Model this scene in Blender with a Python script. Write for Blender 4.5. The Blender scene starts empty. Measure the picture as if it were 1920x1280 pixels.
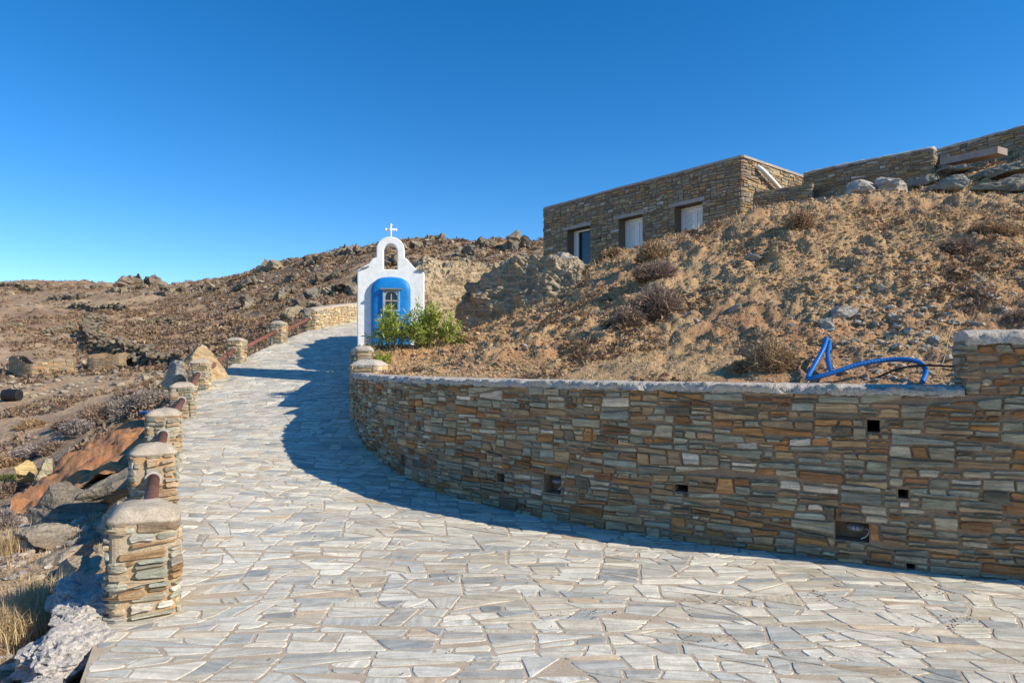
import bpy, bmesh, math, random
import numpy as np
from mathutils import Vector
R = math.radians
random.seed(7); RNG = np.random.default_rng(7)
scene = bpy.context.scene
COL = scene.collection

# ------------------------------------------------------------ camera, light
F = 1280.0; HZ = 680.0; EYE = 1.6            # focal length (px of a 1920 wide frame), horizon row, eye height
cd = bpy.data.cameras.new('camera'); cam = bpy.data.objects.new('camera', cd); COL.objects.link(cam)
cam.location = (0, 0, EYE); cam.rotation_euler = (R(90), 0, 0)
cd.lens = 24; cd.sensor_width = 36; cd.shift_y = (HZ-640)/1920; cd.clip_start = .05; cd.clip_end = 3000
scene.camera = cam
SUN_EL = R(32.5); SX, SY = .946, -.324         # direction to the sun in plan
w = bpy.data.worlds.new('World'); scene.world = w; w.use_nodes = True
nt = w.node_tree; bg = nt.nodes['Background']
sky = nt.nodes.new('ShaderNodeTexSky'); sky.sky_type = 'NISHITA'; sky.sun_disc = False
sky.sun_elevation = SUN_EL; sky.sun_rotation = math.atan2(SX, SY)
sky.altitude = 1500; sky.air_density = .97; sky.dust_density = 0; sky.ozone_density = 3
hs_ = nt.nodes.new('ShaderNodeHueSaturation'); hs_.inputs['Hue'].default_value = .5015; hs_.inputs['Saturation'].default_value = 1.35; hs_.inputs['Value'].default_value = 1.42
nt.links.new(sky.outputs[0], hs_.inputs['Color']); nt.links.new(hs_.outputs[0], bg.inputs[0]); bg.inputs[1].default_value = .105
sl = bpy.data.lights.new('sun', 'SUN'); sl.energy = 5.0; sl.angle = R(.53); sl.color = (1, .90, .74)
so = bpy.data.objects.new('sun', sl); COL.objects.link(so)
so.rotation_euler = Vector((SX*math.cos(SUN_EL), SY*math.cos(SUN_EL), math.sin(SUN_EL))).to_track_quat('Z', 'Y').to_euler()
vs = scene.view_settings; vs.view_transform = 'Standard'; vs.look = 'None'; vs.gamma = 1; vs.exposure = .34

# ------------------------------------------------------------ helpers
def P(px, py, d):                                # a pixel of the 1920x1280 frame at a chosen distance
    return np.array([(px-960)/F*d, d, EYE+(HZ-py)/F*d])

def _hash(ix, iy, iz, seed):
    h = (ix.astype(np.int64)*374761393 + iy.astype(np.int64)*668265263 + iz.astype(np.int64)*2147483647 + seed*144665) & 0xffffffff
    h = ((h ^ (h >> 13))*1274126177) & 0xffffffff
    h = ((h ^ (h >> 16))*2246822519) & 0xffffffff
    return ((h ^ (h >> 15)) & 0xffff)/65535.0*2-1
def noise(x, y, z=None, seed=0):                 # smooth value noise, -1..1
    x = np.asarray(x, float); y = np.asarray(y, float); z = np.zeros_like(x) if z is None else np.asarray(z, float)
    ix, iy, iz = np.floor(x), np.floor(y), np.floor(z)
    fx, fy, fz = x-ix, y-iy, z-iz
    ux, uy, uz = [t*t*t*(t*(t*6-15)+10) for t in (fx, fy, fz)]
    r = 0
    for a in (0, 1):
        for b in (0, 1):
            for c in (0, 1):
                r = r + _hash(ix+a, iy+b, iz+c, seed)*(ux if a else 1-ux)*(uy if b else 1-uy)*(uz if c else 1-uz)
    return r
def fbm(x, y, z=None, oct=4, seed=0, gain=.5):
    r = 0; a = 1; f = 1
    for k in range(oct):
        r = r + a*noise(np.asarray(x)*f+k*7.3, np.asarray(y)*f-k*3.1, None if z is None else np.asarray(z)*f, seed+k); a *= gain; f *= 2.03
    return r

class MB:                                        # mesh builder: many pieces, ONE mesh object
    def __init__(s): s.v = []; s.f = []; s.n = 0; s.mi = []; s.c = []; s.s = []
    def add(s, v, f, mat=0, col=(.5, .5, .5), suv=None):
        v = np.asarray(v, float).reshape(-1, 3)
        s.v.append(v); s.c.append(np.broadcast_to(np.asarray(col, float), (len(v), 3)))
        s.s.append(v if suv is None else np.asarray(suv, float))
        if isinstance(f, np.ndarray):
            s.f.append((f+s.n)); s.mi.append(np.full(len(f), mat))
        else:
            by = {}
            for q in f: by.setdefault(len(q), []).append(q)
            for k, q in by.items(): s.f.append(np.array(q)+s.n); s.mi.append(np.full(len(q), mat))
        s.n += len(v)
    def box(s, c, size, mat=0, col=(.5, .5, .5), ax=None):
        c = np.array(c, float); h = np.array(size, float)/2
        ax = np.eye(3) if ax is None else np.array(ax, float)
        v = np.array([[a, b, d] for a in (-1, 1) for b in (-1, 1) for d in (-1, 1)])*h
        s.add(c+v@ax, [(0, 1, 3, 2), (4, 6, 7, 5), (0, 4, 5, 1), (2, 3, 7, 6), (0, 2, 6, 4), (1, 5, 7, 3)], mat, col)
    def tube(s, pts, rad, n=10, mat=0, col=(.5, .5, .5), capped=True, ring=0):
        pts = np.asarray(pts, float); rad = np.broadcast_to(np.asarray(rad, float), (len(pts),))
        t = np.gradient(pts, axis=0); t /= np.linalg.norm(t, axis=1)[:, None]+1e-9
        up = np.array([0, 0, 1.]) if abs(t[0][2]) < .9 else np.array([1., 0, 0])
        V = []
        for i in range(len(pts)):
            a = np.cross(t[i], up); a /= np.linalg.norm(a)+1e-9; b = np.cross(a, t[i]); up = b
            ang = np.arange(n)/n*2*math.pi
            V.append(pts[i]+rad[i]*(np.cos(ang)[:, None]*a+np.sin(ang)[:, None]*b))
        V = np.concatenate(V); f = []
        for i in range(len(pts)-1):
            for j in range(n): f.append((i*n+j, i*n+(j+1) % n, (i+1)*n+(j+1) % n, (i+1)*n+j))
        if capped: f.append(tuple(range(n))[::-1]); f.append(tuple((len(pts)-1)*n+j for j in range(n)))
        s.add(V, f, mat, col)
    def build(s, name, mats, parent=None, smooth=False):
        me = bpy.data.meshes.new(name)
        V = np.concatenate(s.v); me.vertices.add(len(V)); me.vertices.foreach_set('co', V.astype(np.float32).ravel())
        cnt = np.concatenate([np.full(len(q), q.shape[1]) for q in s.f]); idx = np.concatenate([q.ravel() for q in s.f])
        me.loops.add(len(idx)); me.loops.foreach_set('vertex_index', idx.astype(np.int32))
        me.polygons.add(len(cnt)); st = np.concatenate([[0], np.cumsum(cnt)[:-1]])
        me.polygons.foreach_set('loop_start', st.astype(np.int32)); me.polygons.foreach_set('loop_total', cnt.astype(np.int32))
        me.polygons.foreach_set('material_index', np.concatenate(s.mi).astype(np.int32))
        me.polygons.foreach_set('use_smooth', np.full(len(cnt), bool(smooth)))
        a = me.attributes.new('tint', 'FLOAT_COLOR', 'POINT')
        c = np.concatenate([np.concatenate(s.c), np.ones((len(V), 1))], 1); a.data.foreach_set('color', c.astype(np.float32).ravel())
        a = me.attributes.new('grain', 'FLOAT_VECTOR', 'POINT'); a.data.foreach_set('vector', np.concatenate(s.s).astype(np.float32).ravel())
        for m in (mats if isinstance(mats, (list, tuple)) else [mats]): me.materials.append(m)
        me.update(calc_edges=True); me.validate()
        o = bpy.data.objects.new(name, me); COL.objects.link(o)
        if parent is not None: o.parent = parent; o.matrix_parent_inverse = parent.matrix_basis.inverted()
        return o
def tag(o, label=None, cat=None, group=None, kind=None):
    if label: o['label'] = label
    if cat: o['category'] = cat
    if group: o['group'] = group
    if kind: o['kind'] = kind
    return o
def thing(name, loc, label, cat, group=None):
    o = bpy.data.objects.new(name, None); COL.objects.link(o); o.location = tuple(float(t) for t in loc); o.empty_display_size = .2
    return tag(o, label, cat, group)
def grid_faces(nr, nc, keep=None):
    i = np.arange(nr-1)[:, None]*nc+np.arange(nc-1)[None, :]
    f = np.stack([i, i+1, i+nc+1, i+nc], -1).reshape(-1, 4)
    return f if keep is None else f[keep.ravel()[f].all(1)]

# ------------------------------------------------------------ materials
def new_mat(name, rough=.9, spec=.25):
    m = bpy.data.materials.new(name); m.use_nodes = True
    b = m.node_tree.nodes['Principled BSDF']; b.inputs['Roughness'].default_value = rough
    b.inputs['Specular IOR Level'].default_value = spec
    return m, m.node_tree, b
def N(t, typ, **kw):
    n = t.nodes.new(typ)
    for k, v in kw.items(): setattr(n, k, v)
    return n
def tex_noise(t, vec, scale, detail=4, rough=.55, dist=0):
    n = N(t, 'ShaderNodeTexNoise'); n.inputs['Scale'].default_value = scale; n.inputs['Detail'].default_value = detail
    n.inputs['Roughness'].default_value = rough; n.inputs['Distortion'].default_value = dist; t.links.new(vec, n.inputs['Vector']); return n.outputs['Fac']
def ramp(t, fac, stops):
    n = N(t, 'ShaderNodeValToRGB'); e = n.color_ramp.elements
    while len(e) < len(stops): e.new(.5)
    for i, (p, c) in enumerate(stops):
        e[i].position = p; e[i].color = (c, c, c, 1) if isinstance(c, (int, float)) else (*c, 1)
    t.links.new(fac, n.inputs[0]); return n.outputs[0]
def mix(t, a, b, fac, typ='MIX'):
    n = N(t, 'ShaderNodeMix', data_type='RGBA', blend_type=typ)
    for sock, v in ((n.inputs[0], fac), (n.inputs[6], a), (n.inputs[7], b)):
        if hasattr(v, 'is_output'): t.links.new(v, sock)
        elif isinstance(v, (int, float)): sock.default_value = v
        else: sock.default_value = (*v, 1)
    return n.outputs[2]
def stretch(t, vec, sc):
    n = N(t, 'ShaderNodeMapping'); n.inputs['Scale'].default_value = sc; t.links.new(vec, n.inputs[0]); return n.outputs[0]
def bump(t, b, h, strength, dist):
    n = N(t, 'ShaderNodeBump'); n.inputs['Strength'].default_value = strength; n.inputs['Distance'].default_value = dist
    t.links.new(h, n.inputs['Height']); t.links.new(n.outputs[0], b.inputs['Normal'])
def pos(t): return N(t, 'ShaderNodeNewGeometry').outputs['Position']
def attr(t, name, out='Color'):
    n = N(t, 'ShaderNodeAttribute', attribute_name=name); return n.outputs[out]
def tinted(name, sgrain=(3, 30, 30), lo=.62, hi=1.28, streak=.5, rough=.85, bd=.012, bs=.5, spec=.25, stain=(.36, .22, .10), stainamt=.35, fine=60):
    """stone whose per-piece colour comes from the mesh, with grain streaks, blotches and pits"""
    m, t, b = new_mat(name, rough, spec)
    g = attr(t, 'grain', 'Vector'); c = attr(t, 'tint')
    s1 = tex_noise(t, stretch(t, g, sgrain), 1.0, 5, .65, .6)
    s2 = tex_noise(t, g, 9, 4, .6); s3 = tex_noise(t, g, fine, 3, .7)
    k = ramp(t, s1, [(.32, lo), (.68, hi)])
    c = mix(t, c, k, streak, 'MULTIPLY')
    k2 = ramp(t, s2, [(.3, .78), (.7, 1.2)]); c = mix(t, c, k2, .8, 'MULTIPLY')
    k3 = ramp(t, s3, [(.3, .7), (.65, 1.15)]); c = mix(t, c, k3, .55, 'MULTIPLY')
    st = ramp(t, tex_noise(t, pos(t), 3.1, 4, .6), [(.54, 0), (.72, 1)])
    mm = N(t, 'ShaderNodeMath', operation='MULTIPLY'); t.links.new(st, mm.inputs[0]); mm.inputs[1].default_value = stainamt
    c = mix(t, c, stain, mm.outputs[0])
    t.links.new(c, b.inputs['Base Color'])
    a = N(t, 'ShaderNodeMath', operation='ADD'); t.links.new(s1, a.inputs[0])
    q = N(t, 'ShaderNodeMath', operation='MULTIPLY'); t.links.new(s3, q.inputs[0]); q.inputs[1].default_value = .6; t.links.new(q.outputs[0], a.inputs[1])
    a2 = N(t, 'ShaderNodeMath', operation='ADD'); t.links.new(a.outputs[0], a2.inputs[0]); t.links.new(s2, a2.inputs[1])
    bump(t, b, a2.outputs[0], bs, bd); return m
def rough_mat(name, c1, c2, scale=6, fine=70, bd=.02, bs=.6, rough=.92, c3=None, big=.8, speck=None):
    m, t, b = new_mat(name, rough, .15); p = pos(t)
    n1 = tex_noise(t, p, scale, 6, .65); n2 = tex_noise(t, p, fine, 4, .7)
    c = mix(t, c1, c2, ramp(t, n1, [(.35, 0), (.65, 1)]))
    if c3: c = mix(t, c, c3, ramp(t, tex_noise(t, p, big, 5, .6), [(.46, 0), (.62, 1)]))
    c = mix(t, c, ramp(t, n2, [(.3, .55), (.68, 1.3)]), .8, 'MULTIPLY')
    if speck: c = mix(t, c, speck, ramp(t, tex_noise(t, p, fine*.6, 2, .5), [(.66, 0), (.72, .8)]))
    t.links.new(c, b.inputs['Base Color'])
    a = N(t, 'ShaderNodeMath', operation='ADD'); t.links.new(n1, a.inputs[0]); t.links.new(n2, a.inputs[1])
    bump(t, b, a.outputs[0], bs, bd); return m
def plain(name, c, rough=.6, spec=.3, var=.15, sc=12, metal=0, bd=.002):
    m, t, b = new_mat(name, rough, spec); b.inputs['Metallic'].default_value = metal
    n = tex_noise(t, pos(t), sc, 5, .6)
    cc = mix(t, c, ramp(t, n, [(.3, 1-var*1.5), (.7, 1+var)]), 1.0, 'MULTIPLY'); t.links.new(cc, b.inputs['Base Color'])
    bump(t, b, n, .4, bd); return m
def tintplain(name, rough=.9, var=.3, sc=20, transl=0):
    m, t, b = new_mat(name, rough, .15)
    n = tex_noise(t, pos(t), sc, 3, .6)
    t.links.new(mix(t, attr(t, 'tint'), ramp(t, n, [(.3, 1-var), (.7, 1+var)]), 1.0, 'MULTIPLY'), b.inputs['Base Color'])
    if transl:
        tr = N(t, 'ShaderNodeBsdfTranslucent'); ms = N(t, 'ShaderNodeMixShader'); ms.inputs[0].default_value = transl
        t.links.new(attr(t, 'tint'), tr.inputs[0]); t.links.new(b.outputs[0], ms.inputs[1]); t.links.new(tr.outputs[0], ms.inputs[2])
        t.links.new(ms.outputs[0], t.nodes['Material Output'].inputs[0])
    return m
M = {}
M['wallstone'] = tinted('schist_stone', (2.6, 34, 34), .42, 1.4, .85, stain=(.40, .21, .08))
M['paver'] = tinted('marble_paver', (1.6, 26, 10), .5, 1.15, .68, .6, .003, .4, .3, (.66, .54, .41), .3, 80)
M['rock'] = tinted('schist_rock', (1.4, 1.4, 16), .45, 1.35, .85, .95, .05, .9, .12, (.38, .23, .10), .55, 26)
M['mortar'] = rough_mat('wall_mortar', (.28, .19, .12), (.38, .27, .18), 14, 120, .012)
M['mortar_light'] = rough_mat('pillar_mortar', (.42, .33, .22), (.52, .43, .31), 14, 120, .012, c3=(.50, .31, .15), big=2.0)
M['joint'] = rough_mat('paving_joint', (.43, .345, .25), (.54, .45, .335), 3, 140, .004)
M['house_mortar'] = rough_mat('house_mortar', (.17, .125, .085), (.25, .19, .13), 14, 100, .012)
M['cement'] = rough_mat('cap_cement', (.45, .395, .33), (.64, .58, .49), 30, 70, .014, .9)
M['dome'] = rough_mat('smooth_cement', (.38, .32, .24), (.53, .45, .35), 9, 90, .007, .7)
M['pebblecrete'] = rough_mat('rough_concrete', (.46, .42, .37), (.64, .59, .53), 26, 60, .02, .9, speck=(.26, .23, .20))
M['soil'] = rough_mat('dry_soil', (.47, .30, .145), (.58, .40, .215), 4, 45, .03, .9, c3=(.45, .25, .125), big=.5)
M['hill'] = rough_mat('hill_soil', (.36, .25, .155), (.47, .34, .215), .35, 5, .15, .8, c3=(.29, .19, .125), big=.05)
M['red'] = rough_mat('red_soil', (.47, .20, .09), (.56, .30, .15), 6, 50, .03, .8)
M['plaster'] = plain('white_limewash', (.84, .84, .815), .8, .2, .09, 9, 0, .010)
M['blue'] = plain('blue_paint', (.003, .20, .55), .5, .4, .2, 5, 0, .006)
M['slate'] = plain('grey_slate', (.22, .23, .22), .8, .3)
M['rust'] = plain('rusted_pipe', (.20, .085, .055), .75, .3, .35, 14)
M['collar'] = plain('pale_pipe_collar', (.50, .47, .42), .7, .3)
M['concrete'] = plain('grey_concrete', (.40, .35, .31), .85, .2, .15, 5)
M['footing'] = plain('pinkish_concrete', (.34, .285, .25), .85, .2, .12, 5)
M['white'] = plain('white_paint', (.86, .88, .88), .5, .4, .05)
M['pvc'] = plain('white_pvc', (.82, .82, .80), .4, .5, .04)
M['glass'] = plain('dark_glass', (.015, .018, .022), .12, .6, .1)
M['dark'] = plain('painted_hole_shade', (.012, .011, .01), .95, .1)  # near-black backs of the wall holes, painted in place of their deep shade
M['woodframe'] = plain('weathered_frame', (.50, .42, .34), .7, .3)
M['hose'] = plain('blue_plastic', (.004, .12, .40), .35, .5, .1)
M['black'] = plain('black_plastic', (.018, .018, .02), .5, .4)
M['lampmetal'] = plain('dull_lamp_metal', (.22, .22, .21), .5, .5)
M['lampglass'] = plain('lamp_glass', (.45, .46, .46), .25, .6)
M['leaf'] = tintplain('leaf', .5, .2, 30, .35)
M['twig'] = tintplain('dry_twig', .9, .2, 30, .15)
M['straw'] = tintplain('straw', .8, .2, 30, .25)
M['pebble'] = tintplain('pebble', .9, .3, 60)

# ------------------------------------------------------------ road geometry
LE = np.array([(-8, -1.5), (2, -1.5), (3.41, -2.16), (4.18, -2.52), (4.6, -2.45), (6.6, -3.45), (8.7, -4.43), (12, -5.80), (14.5, -6.68), (17.3, -7.08), (20, -6.95), (23, -6.8), (27, -6.35), (31, -4.6), (35, -2)])
WALLP = np.array([(12, 1.8), (8.6, 3.2), (6.0, 4.2), (3.76, 5.03), (3.08, 5.28), (2.5, 5.58), (1.89, 5.90), (1.5, 6.13), (.94, 6.46), (.41, 6.9), (-.19, 7.46), (-.90, 8.10), (-1.5, 8.95), (-2.0, 9.8), (-2.36, 10.6), (-2.58, 11.25), (-2.70, 11.7)])
REy = np.concatenate([[-8, 1.79], WALLP[:, 1], [12.3, 15, 18, 23, 27, 30, 35]]); REx = np.concatenate([[12, 12], WALLP[:, 0], [-2.85, -3.45, -3.9, -4.0, -3.6, -2.2, 1]])
ZL = np.array([(-8, 0), (4.3, 0), (6.6, .13), (8.7, .33), (10.5, .46), (12, .60), (14.5, 1.0), (17.3, 1.57), (20, 2.16), (23, 2.72), (27, 3.25), (35, 4.1)])
ZR = np.array([(-8, 0), (6.3, 0), (7.5, .02), (8.9, .13), (10.5, .42), (11.8, .68), (15, 1.15), (17.3, 1.6), (20, 2.16), (23, 2.72), (27, 3.25), (35, 4.1)])
def smooth_interp(q, tab, wdt=.5):
    q = np.asarray(q, float); r = 0
    for k in (-1, -.5, 0, .5, 1): r = r+np.interp(q+k*wdt, tab[:, 0], tab[:, 1])
    return r/5
def xl(y): return np.interp(y, LE[:, 0], LE[:, 1])
def xr(y): return np.interp(y, REy, REx)
def zroad(x, y):
    a, b = xl(y), xr(y); t = np.clip((x-a)/np.maximum(b-a, .5), 0, 1)
    return smooth_interp(y, ZL)*(1-t)+smooth_interp(y, ZR)*t + .012*noise(np.asarray(x)*.9, np.asarray(y)*.9, seed=4)

# ------------------------------------------------------------ terrain fields
def tps_fit(pts, val, lam=1e-3):
    n = len(pts); d = np.linalg.norm(pts[:, None]-pts[None], axis=2); K = np.where(d > 0, d*d*np.log(d+1e-12), 0)+lam*np.eye(n)
    Q = np.concatenate([np.ones((n, 1)), pts], 1)
    A = np.block([[K, Q], [Q.T, np.zeros((3, 3))]]); s = np.linalg.solve(A, np.concatenate([val, np.zeros(3)]))
    def f(q):
        sh = q.shape[:-1]; q = q.reshape(-1, 2); out = np.empty(len(q))
        for i in range(0, len(q), 20000):
            c = q[i:i+20000]; dd = np.linalg.norm(c[:, None]-pts[None], axis=2)
            out[i:i+20000] = (np.where(dd > 0, dd*dd*np.log(dd+1e-12), 0))@s[:n]+s[n]+c@s[n+1:]
        return out.reshape(sh)
    return f
# valley and hills beyond and below the road (bearing, distance) -> elevation tangent
HP = [(0, 1180, 4.4), (100, 1190, 4.4), (0, 1290, 3.6), (120, 1290, 3.6), (0, 1100, 5.3), (150, 1085, 5.2), (60, 1005, 7), (110, 940, 8.6), (60, 925, 10), (240, 860, 9.4), (170, 838, 13), (270, 785, 15),
      (60, 885, 16), (0, 830, 21), (200, 800, 18), (300, 742, 23), (0, 742, 34), (150, 735, 32), (0, 692, 48), (200, 690, 46), (400, 690, 36), (330, 712, 27), (0, 640, 70), (200, 640, 66), (400, 640, 52), (0, 585, 110), (200, 582, 105), (400, 585, 88),
      (0, 536, 170), (200, 536, 165), (400, 536, 140), (500, 620, 45), (500, 570, 75), (500, 505, 112), (600, 610, 38), (600, 560, 60), (600, 520, 82), (600, 474, 108), (800, 600, 38), (800, 520, 66), (800, 448, 102),
      (1000, 560, 38), (1000, 500, 64), (1000, 452, 92), (1400, 560, 38), (1400, 520, 60), (1400, 470, 90), (2200, 560, 38), (2200, 470, 90), (-600, 1180, 4.4), (-600, 830, 21), (-600, 700, 50), (-600, 590, 110), (-600, 540, 170),
      (-1500, 1200, 4.4), (-1500, 830, 21), (-1500, 700, 50), (-1500, 545, 170), (900, 660, 22), (1400, 640, 22), (2200, 640, 22), (700, 690, 15), (1400, 760, 10), (2200, 760, 10), (600, 900, 6), (1400, 1100, 4.5), (2200, 1100, 4.5), (1400, 1300, 3), (0, 1500, 2.6), (3600, 1300, 3), (3600, 640, 22), (3600, 500, 90)]
extra = []
for (a, b, c) in HP:
    if c > 85 and b < 560:
        extra += [(a, HZ-(HZ-b)/1.35, c*1.35), (a, HZ-(HZ-b)/2.6, c*2.6)]
HP = np.array(HP+extra, float)
hf = tps_fit(np.stack([HP[:, 0]/520, np.log(HP[:, 2])], 1), (HZ-HP[:, 1])/F, 2e-3)
def zhill(x, y, fine=True):
    y = np.maximum(np.asarray(y, float), .5); x = np.asarray(x, float); px = x/y*F+960
    z = EYE+hf(np.stack([px/520, np.log(y)], -1))*y
    k = np.clip(y/70, .04, 1.0)
    z = z+k*(.9*fbm(x/14, y/14, oct=4, seed=11)+.35*np.abs(fbm(x/3.5, y/3.5, oct=3, seed=15)))*np.clip((y-5)/15, .15, 1)
    if fine: z = z+.03*fbm(x/.4, y/.4, oct=3, seed=19)*np.clip(12/y, 0, 1)*1.5
    under = (x > xl(y)+.05) & (y < 33)
    z = np.where(under, np.minimum(z, smooth_interp(y, ZL)-.35), z)
    near = np.clip((xl(y)-x)/.9, 0, 1)              # meet the road shoulder
    z = np.where((~under) & (y < 36) & (near < 1), z*near+(smooth_interp(y, ZL)-.30)*(1-near), z)
    return z
# the soil bank above the retaining wall
BK = []
for i in range(3, len(WALLP)):
    a, b = WALLP[max(i-1, 0)], WALLP[min(i+1, len(WALLP)-1)]; t = (b-a)/np.linalg.norm(b-a); n = np.array([t[1], -t[0]])  # away from the road
    q = WALLP[i]+n*.36; BK.append((q[0], q[1], 1.365))
BK += [tuple(P(*q)) for q in [(850, 652, 13), (950, 602, 14.5), (1050, 548, 16), (1100, 502, 17.3), (1200, 468, 17.3), (1280, 442, 15.5), (1390, 412, 13.8), (1500, 394, 13.2), (1600, 379, 13), (1750, 364, 12.5), (1920, 360, 12),
                             (1700, 356, 15), (1800, 345, 15.2), (1860, 328, 15.2), (1920, 318, 15), (1920, 280, 16.2), (2300, 300, 13), (2300, 420, 10), (790, 645, 13.6), (760, 672, 12.6)]]
BK += [(1.5, 24, 4.4), (4, 21.6, 4.4), (6.3, 18.6, 4.7), (-.5, 27, 4.4), (9.3, 18.0, 5.8), (7.4, 18.0, 5.2), (11.5, 16.8, 6.3), (8, 30, 6.5), (15, 25, 8), (0, 34, 4.9), (-3, 31, 4.3), (20, 12, 7), (12, 4, 2.2),
       (-2.9, 12.6, 1.72), (-3.3, 14.4, 1.86), (-2.0, 15, 1.88), (-3.3, 16, 1.9), (-3.8, 18, 1.8), (-3.9, 22, 2.6), (-3.5, 26, 3.2), (-2, 30, 4), (-.8, 18, 2.7), (6.4, 4.5, 1.6), (9, 3.5, 1.7)]
BK = np.array(BK, float); bf = tps_fit(BK[:, :2], BK[:, 2], 2e-2)
def wall_dist(x, y):                                 # distance to the retaining wall line
    q = np.stack([x, y], -1); best = np.full(np.shape(x), 1e9)
    for a, b in zip(WALLP[:-1], WALLP[1:]):
        ab = b-a; t = np.clip(((q-a)@ab)/(ab@ab), 0, 1); d = np.linalg.norm(q-(a+t[..., None]*ab), axis=-1); best = np.minimum(best, d)
    return best
def zbank(x, y, fine=True):
    x = np.asarray(x, float); y = np.asarray(y, float)
    z = bf(np.stack([x, y], -1)); d = wall_dist(x, y); k = np.clip((d-.3)/1.6, 0, 1)
    z = np.minimum(z, 1.37+np.maximum(d-.36, 0)*1.1)
    xr_, yr_ = x*.83+y*.56, y*.83-x*.56
    big = fbm(x/1.7, y/1.7, oct=2, seed=31); b2 = 1-np.abs(fbm(x/.75, y/.75, oct=3, seed=35))*1.6
    b3 = np.abs(fbm(xr_/.37, yr_/.37, oct=2, seed=38)); z = z+k*(.12*big+.07*b2-.03+.06*b3-.03)
    if fine: z = z+(.2+.8*k)*(.042*fbm(xr_/.17, yr_/.17, oct=4, seed=41, gain=.6)+.012*np.abs(noise(xr_/.06, yr_/.06, seed=47)))
    return z
def in_bank(x, y):
    tt = np.gradient(WALLP, axis=0); tt /= np.linalg.norm(tt, axis=1)[:, None]
    poly = np.concatenate([WALLP+np.stack([tt[:, 1], -tt[:, 0]], 1)*.27, [(-2.75, 12.3), (-3.35, 15), (-3.8, 18), (-3.9, 23), (-3.4, 27), (-2, 30), (1, 35), (1, 42), (60, 42), (60, -2), (12.2, 0)]])
    c = np.zeros(np.shape(x), bool); j = len(poly)-1
    for i in range(len(poly)):
        xi, yi = poly[i]; xj, yj = poly[j]
        c ^= ((yi > y) != (yj > y)) & (x < (xj-xi)*(y-yi)/(yj-yi+1e-12)+xi); j = i
    return c
def hit(px, py, f, d0=4, d1=300, n=1500):          # where a sight line meets a ground function
    d = np.exp(np.linspace(math.log(d0), math.log(d1), n)); x = (px-960)/F*d; z = EYE+(HZ-py)/F*d
    g = f(x, d, False); s = np.where(g >= z)[0]
    i = s[0] if len(s) else n-1
    return np.array([x[i], d[i], float(g[i])])

# ------------------------------------------------------------ terrain meshes
def terrain(name, f, pxs, ds, mat, inside=None, label=None):
    PX, D = np.meshgrid(pxs, ds); X = (PX-960)/F*D
    Z = f(X, D); keep = inside(X, D) if inside is not None else None
    m = MB(); m.add(np.stack([X, D, Z], -1).reshape(-1, 3), grid_faces(len(ds), len(pxs), keep)); o = m.build(name, mat, smooth=True)
    return tag(o, kind='structure', label=label)
pxs = np.concatenate([np.linspace(-2600, -560, 70), np.arange(-550, -60, 7), np.arange(-55, 1130, 3.4), np.linspace(1135, 4500, 110)])
ds = np.exp(np.concatenate([np.linspace(math.log(1.2), math.log(3.2), 12)[:-1], np.linspace(math.log(3.2), math.log(190), 620), np.linspace(math.log(193), math.log(900), 40)]))
terrain('hills', zhill, pxs, ds, [M['hill']], label='brown rocky hills and dry valley behind the road')
terrain('hillside', zbank, np.concatenate([np.arange(640, 1960, 3.2), np.linspace(1965, 5200, 160)]), np.exp(np.arange(math.log(2.6), math.log(40), .0058)), [M['soil']], in_bank, 'bare dry soil bank above the retaining wall')
m = MB(); q = np.linspace(-1, 1, 21); X, Y = np.meshgrid(q*900, q*450-450+1.3); m.add(np.stack([X, Y, X*0-.3+.0*Y], -1).reshape(-1, 3), grid_faces(21, 21)); tag(m.build('ground', M['hill']), kind='structure')

# ------------------------------------------------------------ irregular stones
def clip(poly, n, c):                               # keep n.p <= c
    out = []; L = len(poly)
    for i in range(L):
        a, b = poly[i], poly[(i+1) % L]; da, db = n[0]*a[0]+n[1]*a[1]-c, n[0]*b[0]+n[1]*b[1]-c
        if da <= 0: out.append(a)
        if (da < 0 < db) or (db < 0 < da):
            t = da/(da-db); out.append((a[0]+(b[0]-a[0])*t, a[1]+(b[1]-a[1])*t))
    return out
def area(p):
    return abs(sum(p[i][0]*p[(i+1) % len(p)][1]-p[(i+1) % len(p)][0]*p[i][1] for i in range(len(p))))/2 if len(p) > 2 else 0
def split(poly, ang, at=None):
    cx = sum(p[0] for p in poly)/len(poly); cy = sum(p[1] for p in poly)/len(poly)
    if at: cx += at[0]; cy += at[1]
    n = (math.cos(ang), math.sin(ang)); c = n[0]*cx+n[1]*cy
    return clip(poly, n, c), clip(poly, (-n[0], -n[1]), -c)
def bsp(poly, amin, amax, asp, tilt_v, tilt_h, rnd, out):
    a = area(poly)
    if a < amin*.25: return
    xs = [p[0] for p in poly]; ys = [p[1] for p in poly]; w_ = max(xs)-min(xs); h_ = max(ys)-min(ys)
    lim = math.exp(rnd.uniform(math.log(amin), math.log(amax))); ra = rnd.uniform(*asp)
    if a < lim and w_/max(h_, 1e-4) < asp[1]*1.5: out.append(poly); return
    if w_/max(h_, 1e-4) > ra: A, B = split(poly, rnd.gauss(0, tilt_v), (rnd.uniform(-.18, .18)*w_, 0))
    else: A, B = split(poly, math.pi/2+rnd.gauss(0, tilt_h), (0, rnd.uniform(-.2, .2)*h_))
    for q in (A, B):
        if len(q) > 2: bsp(q, amin, amax, asp, tilt_v, tilt_h, rnd, out)
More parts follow.
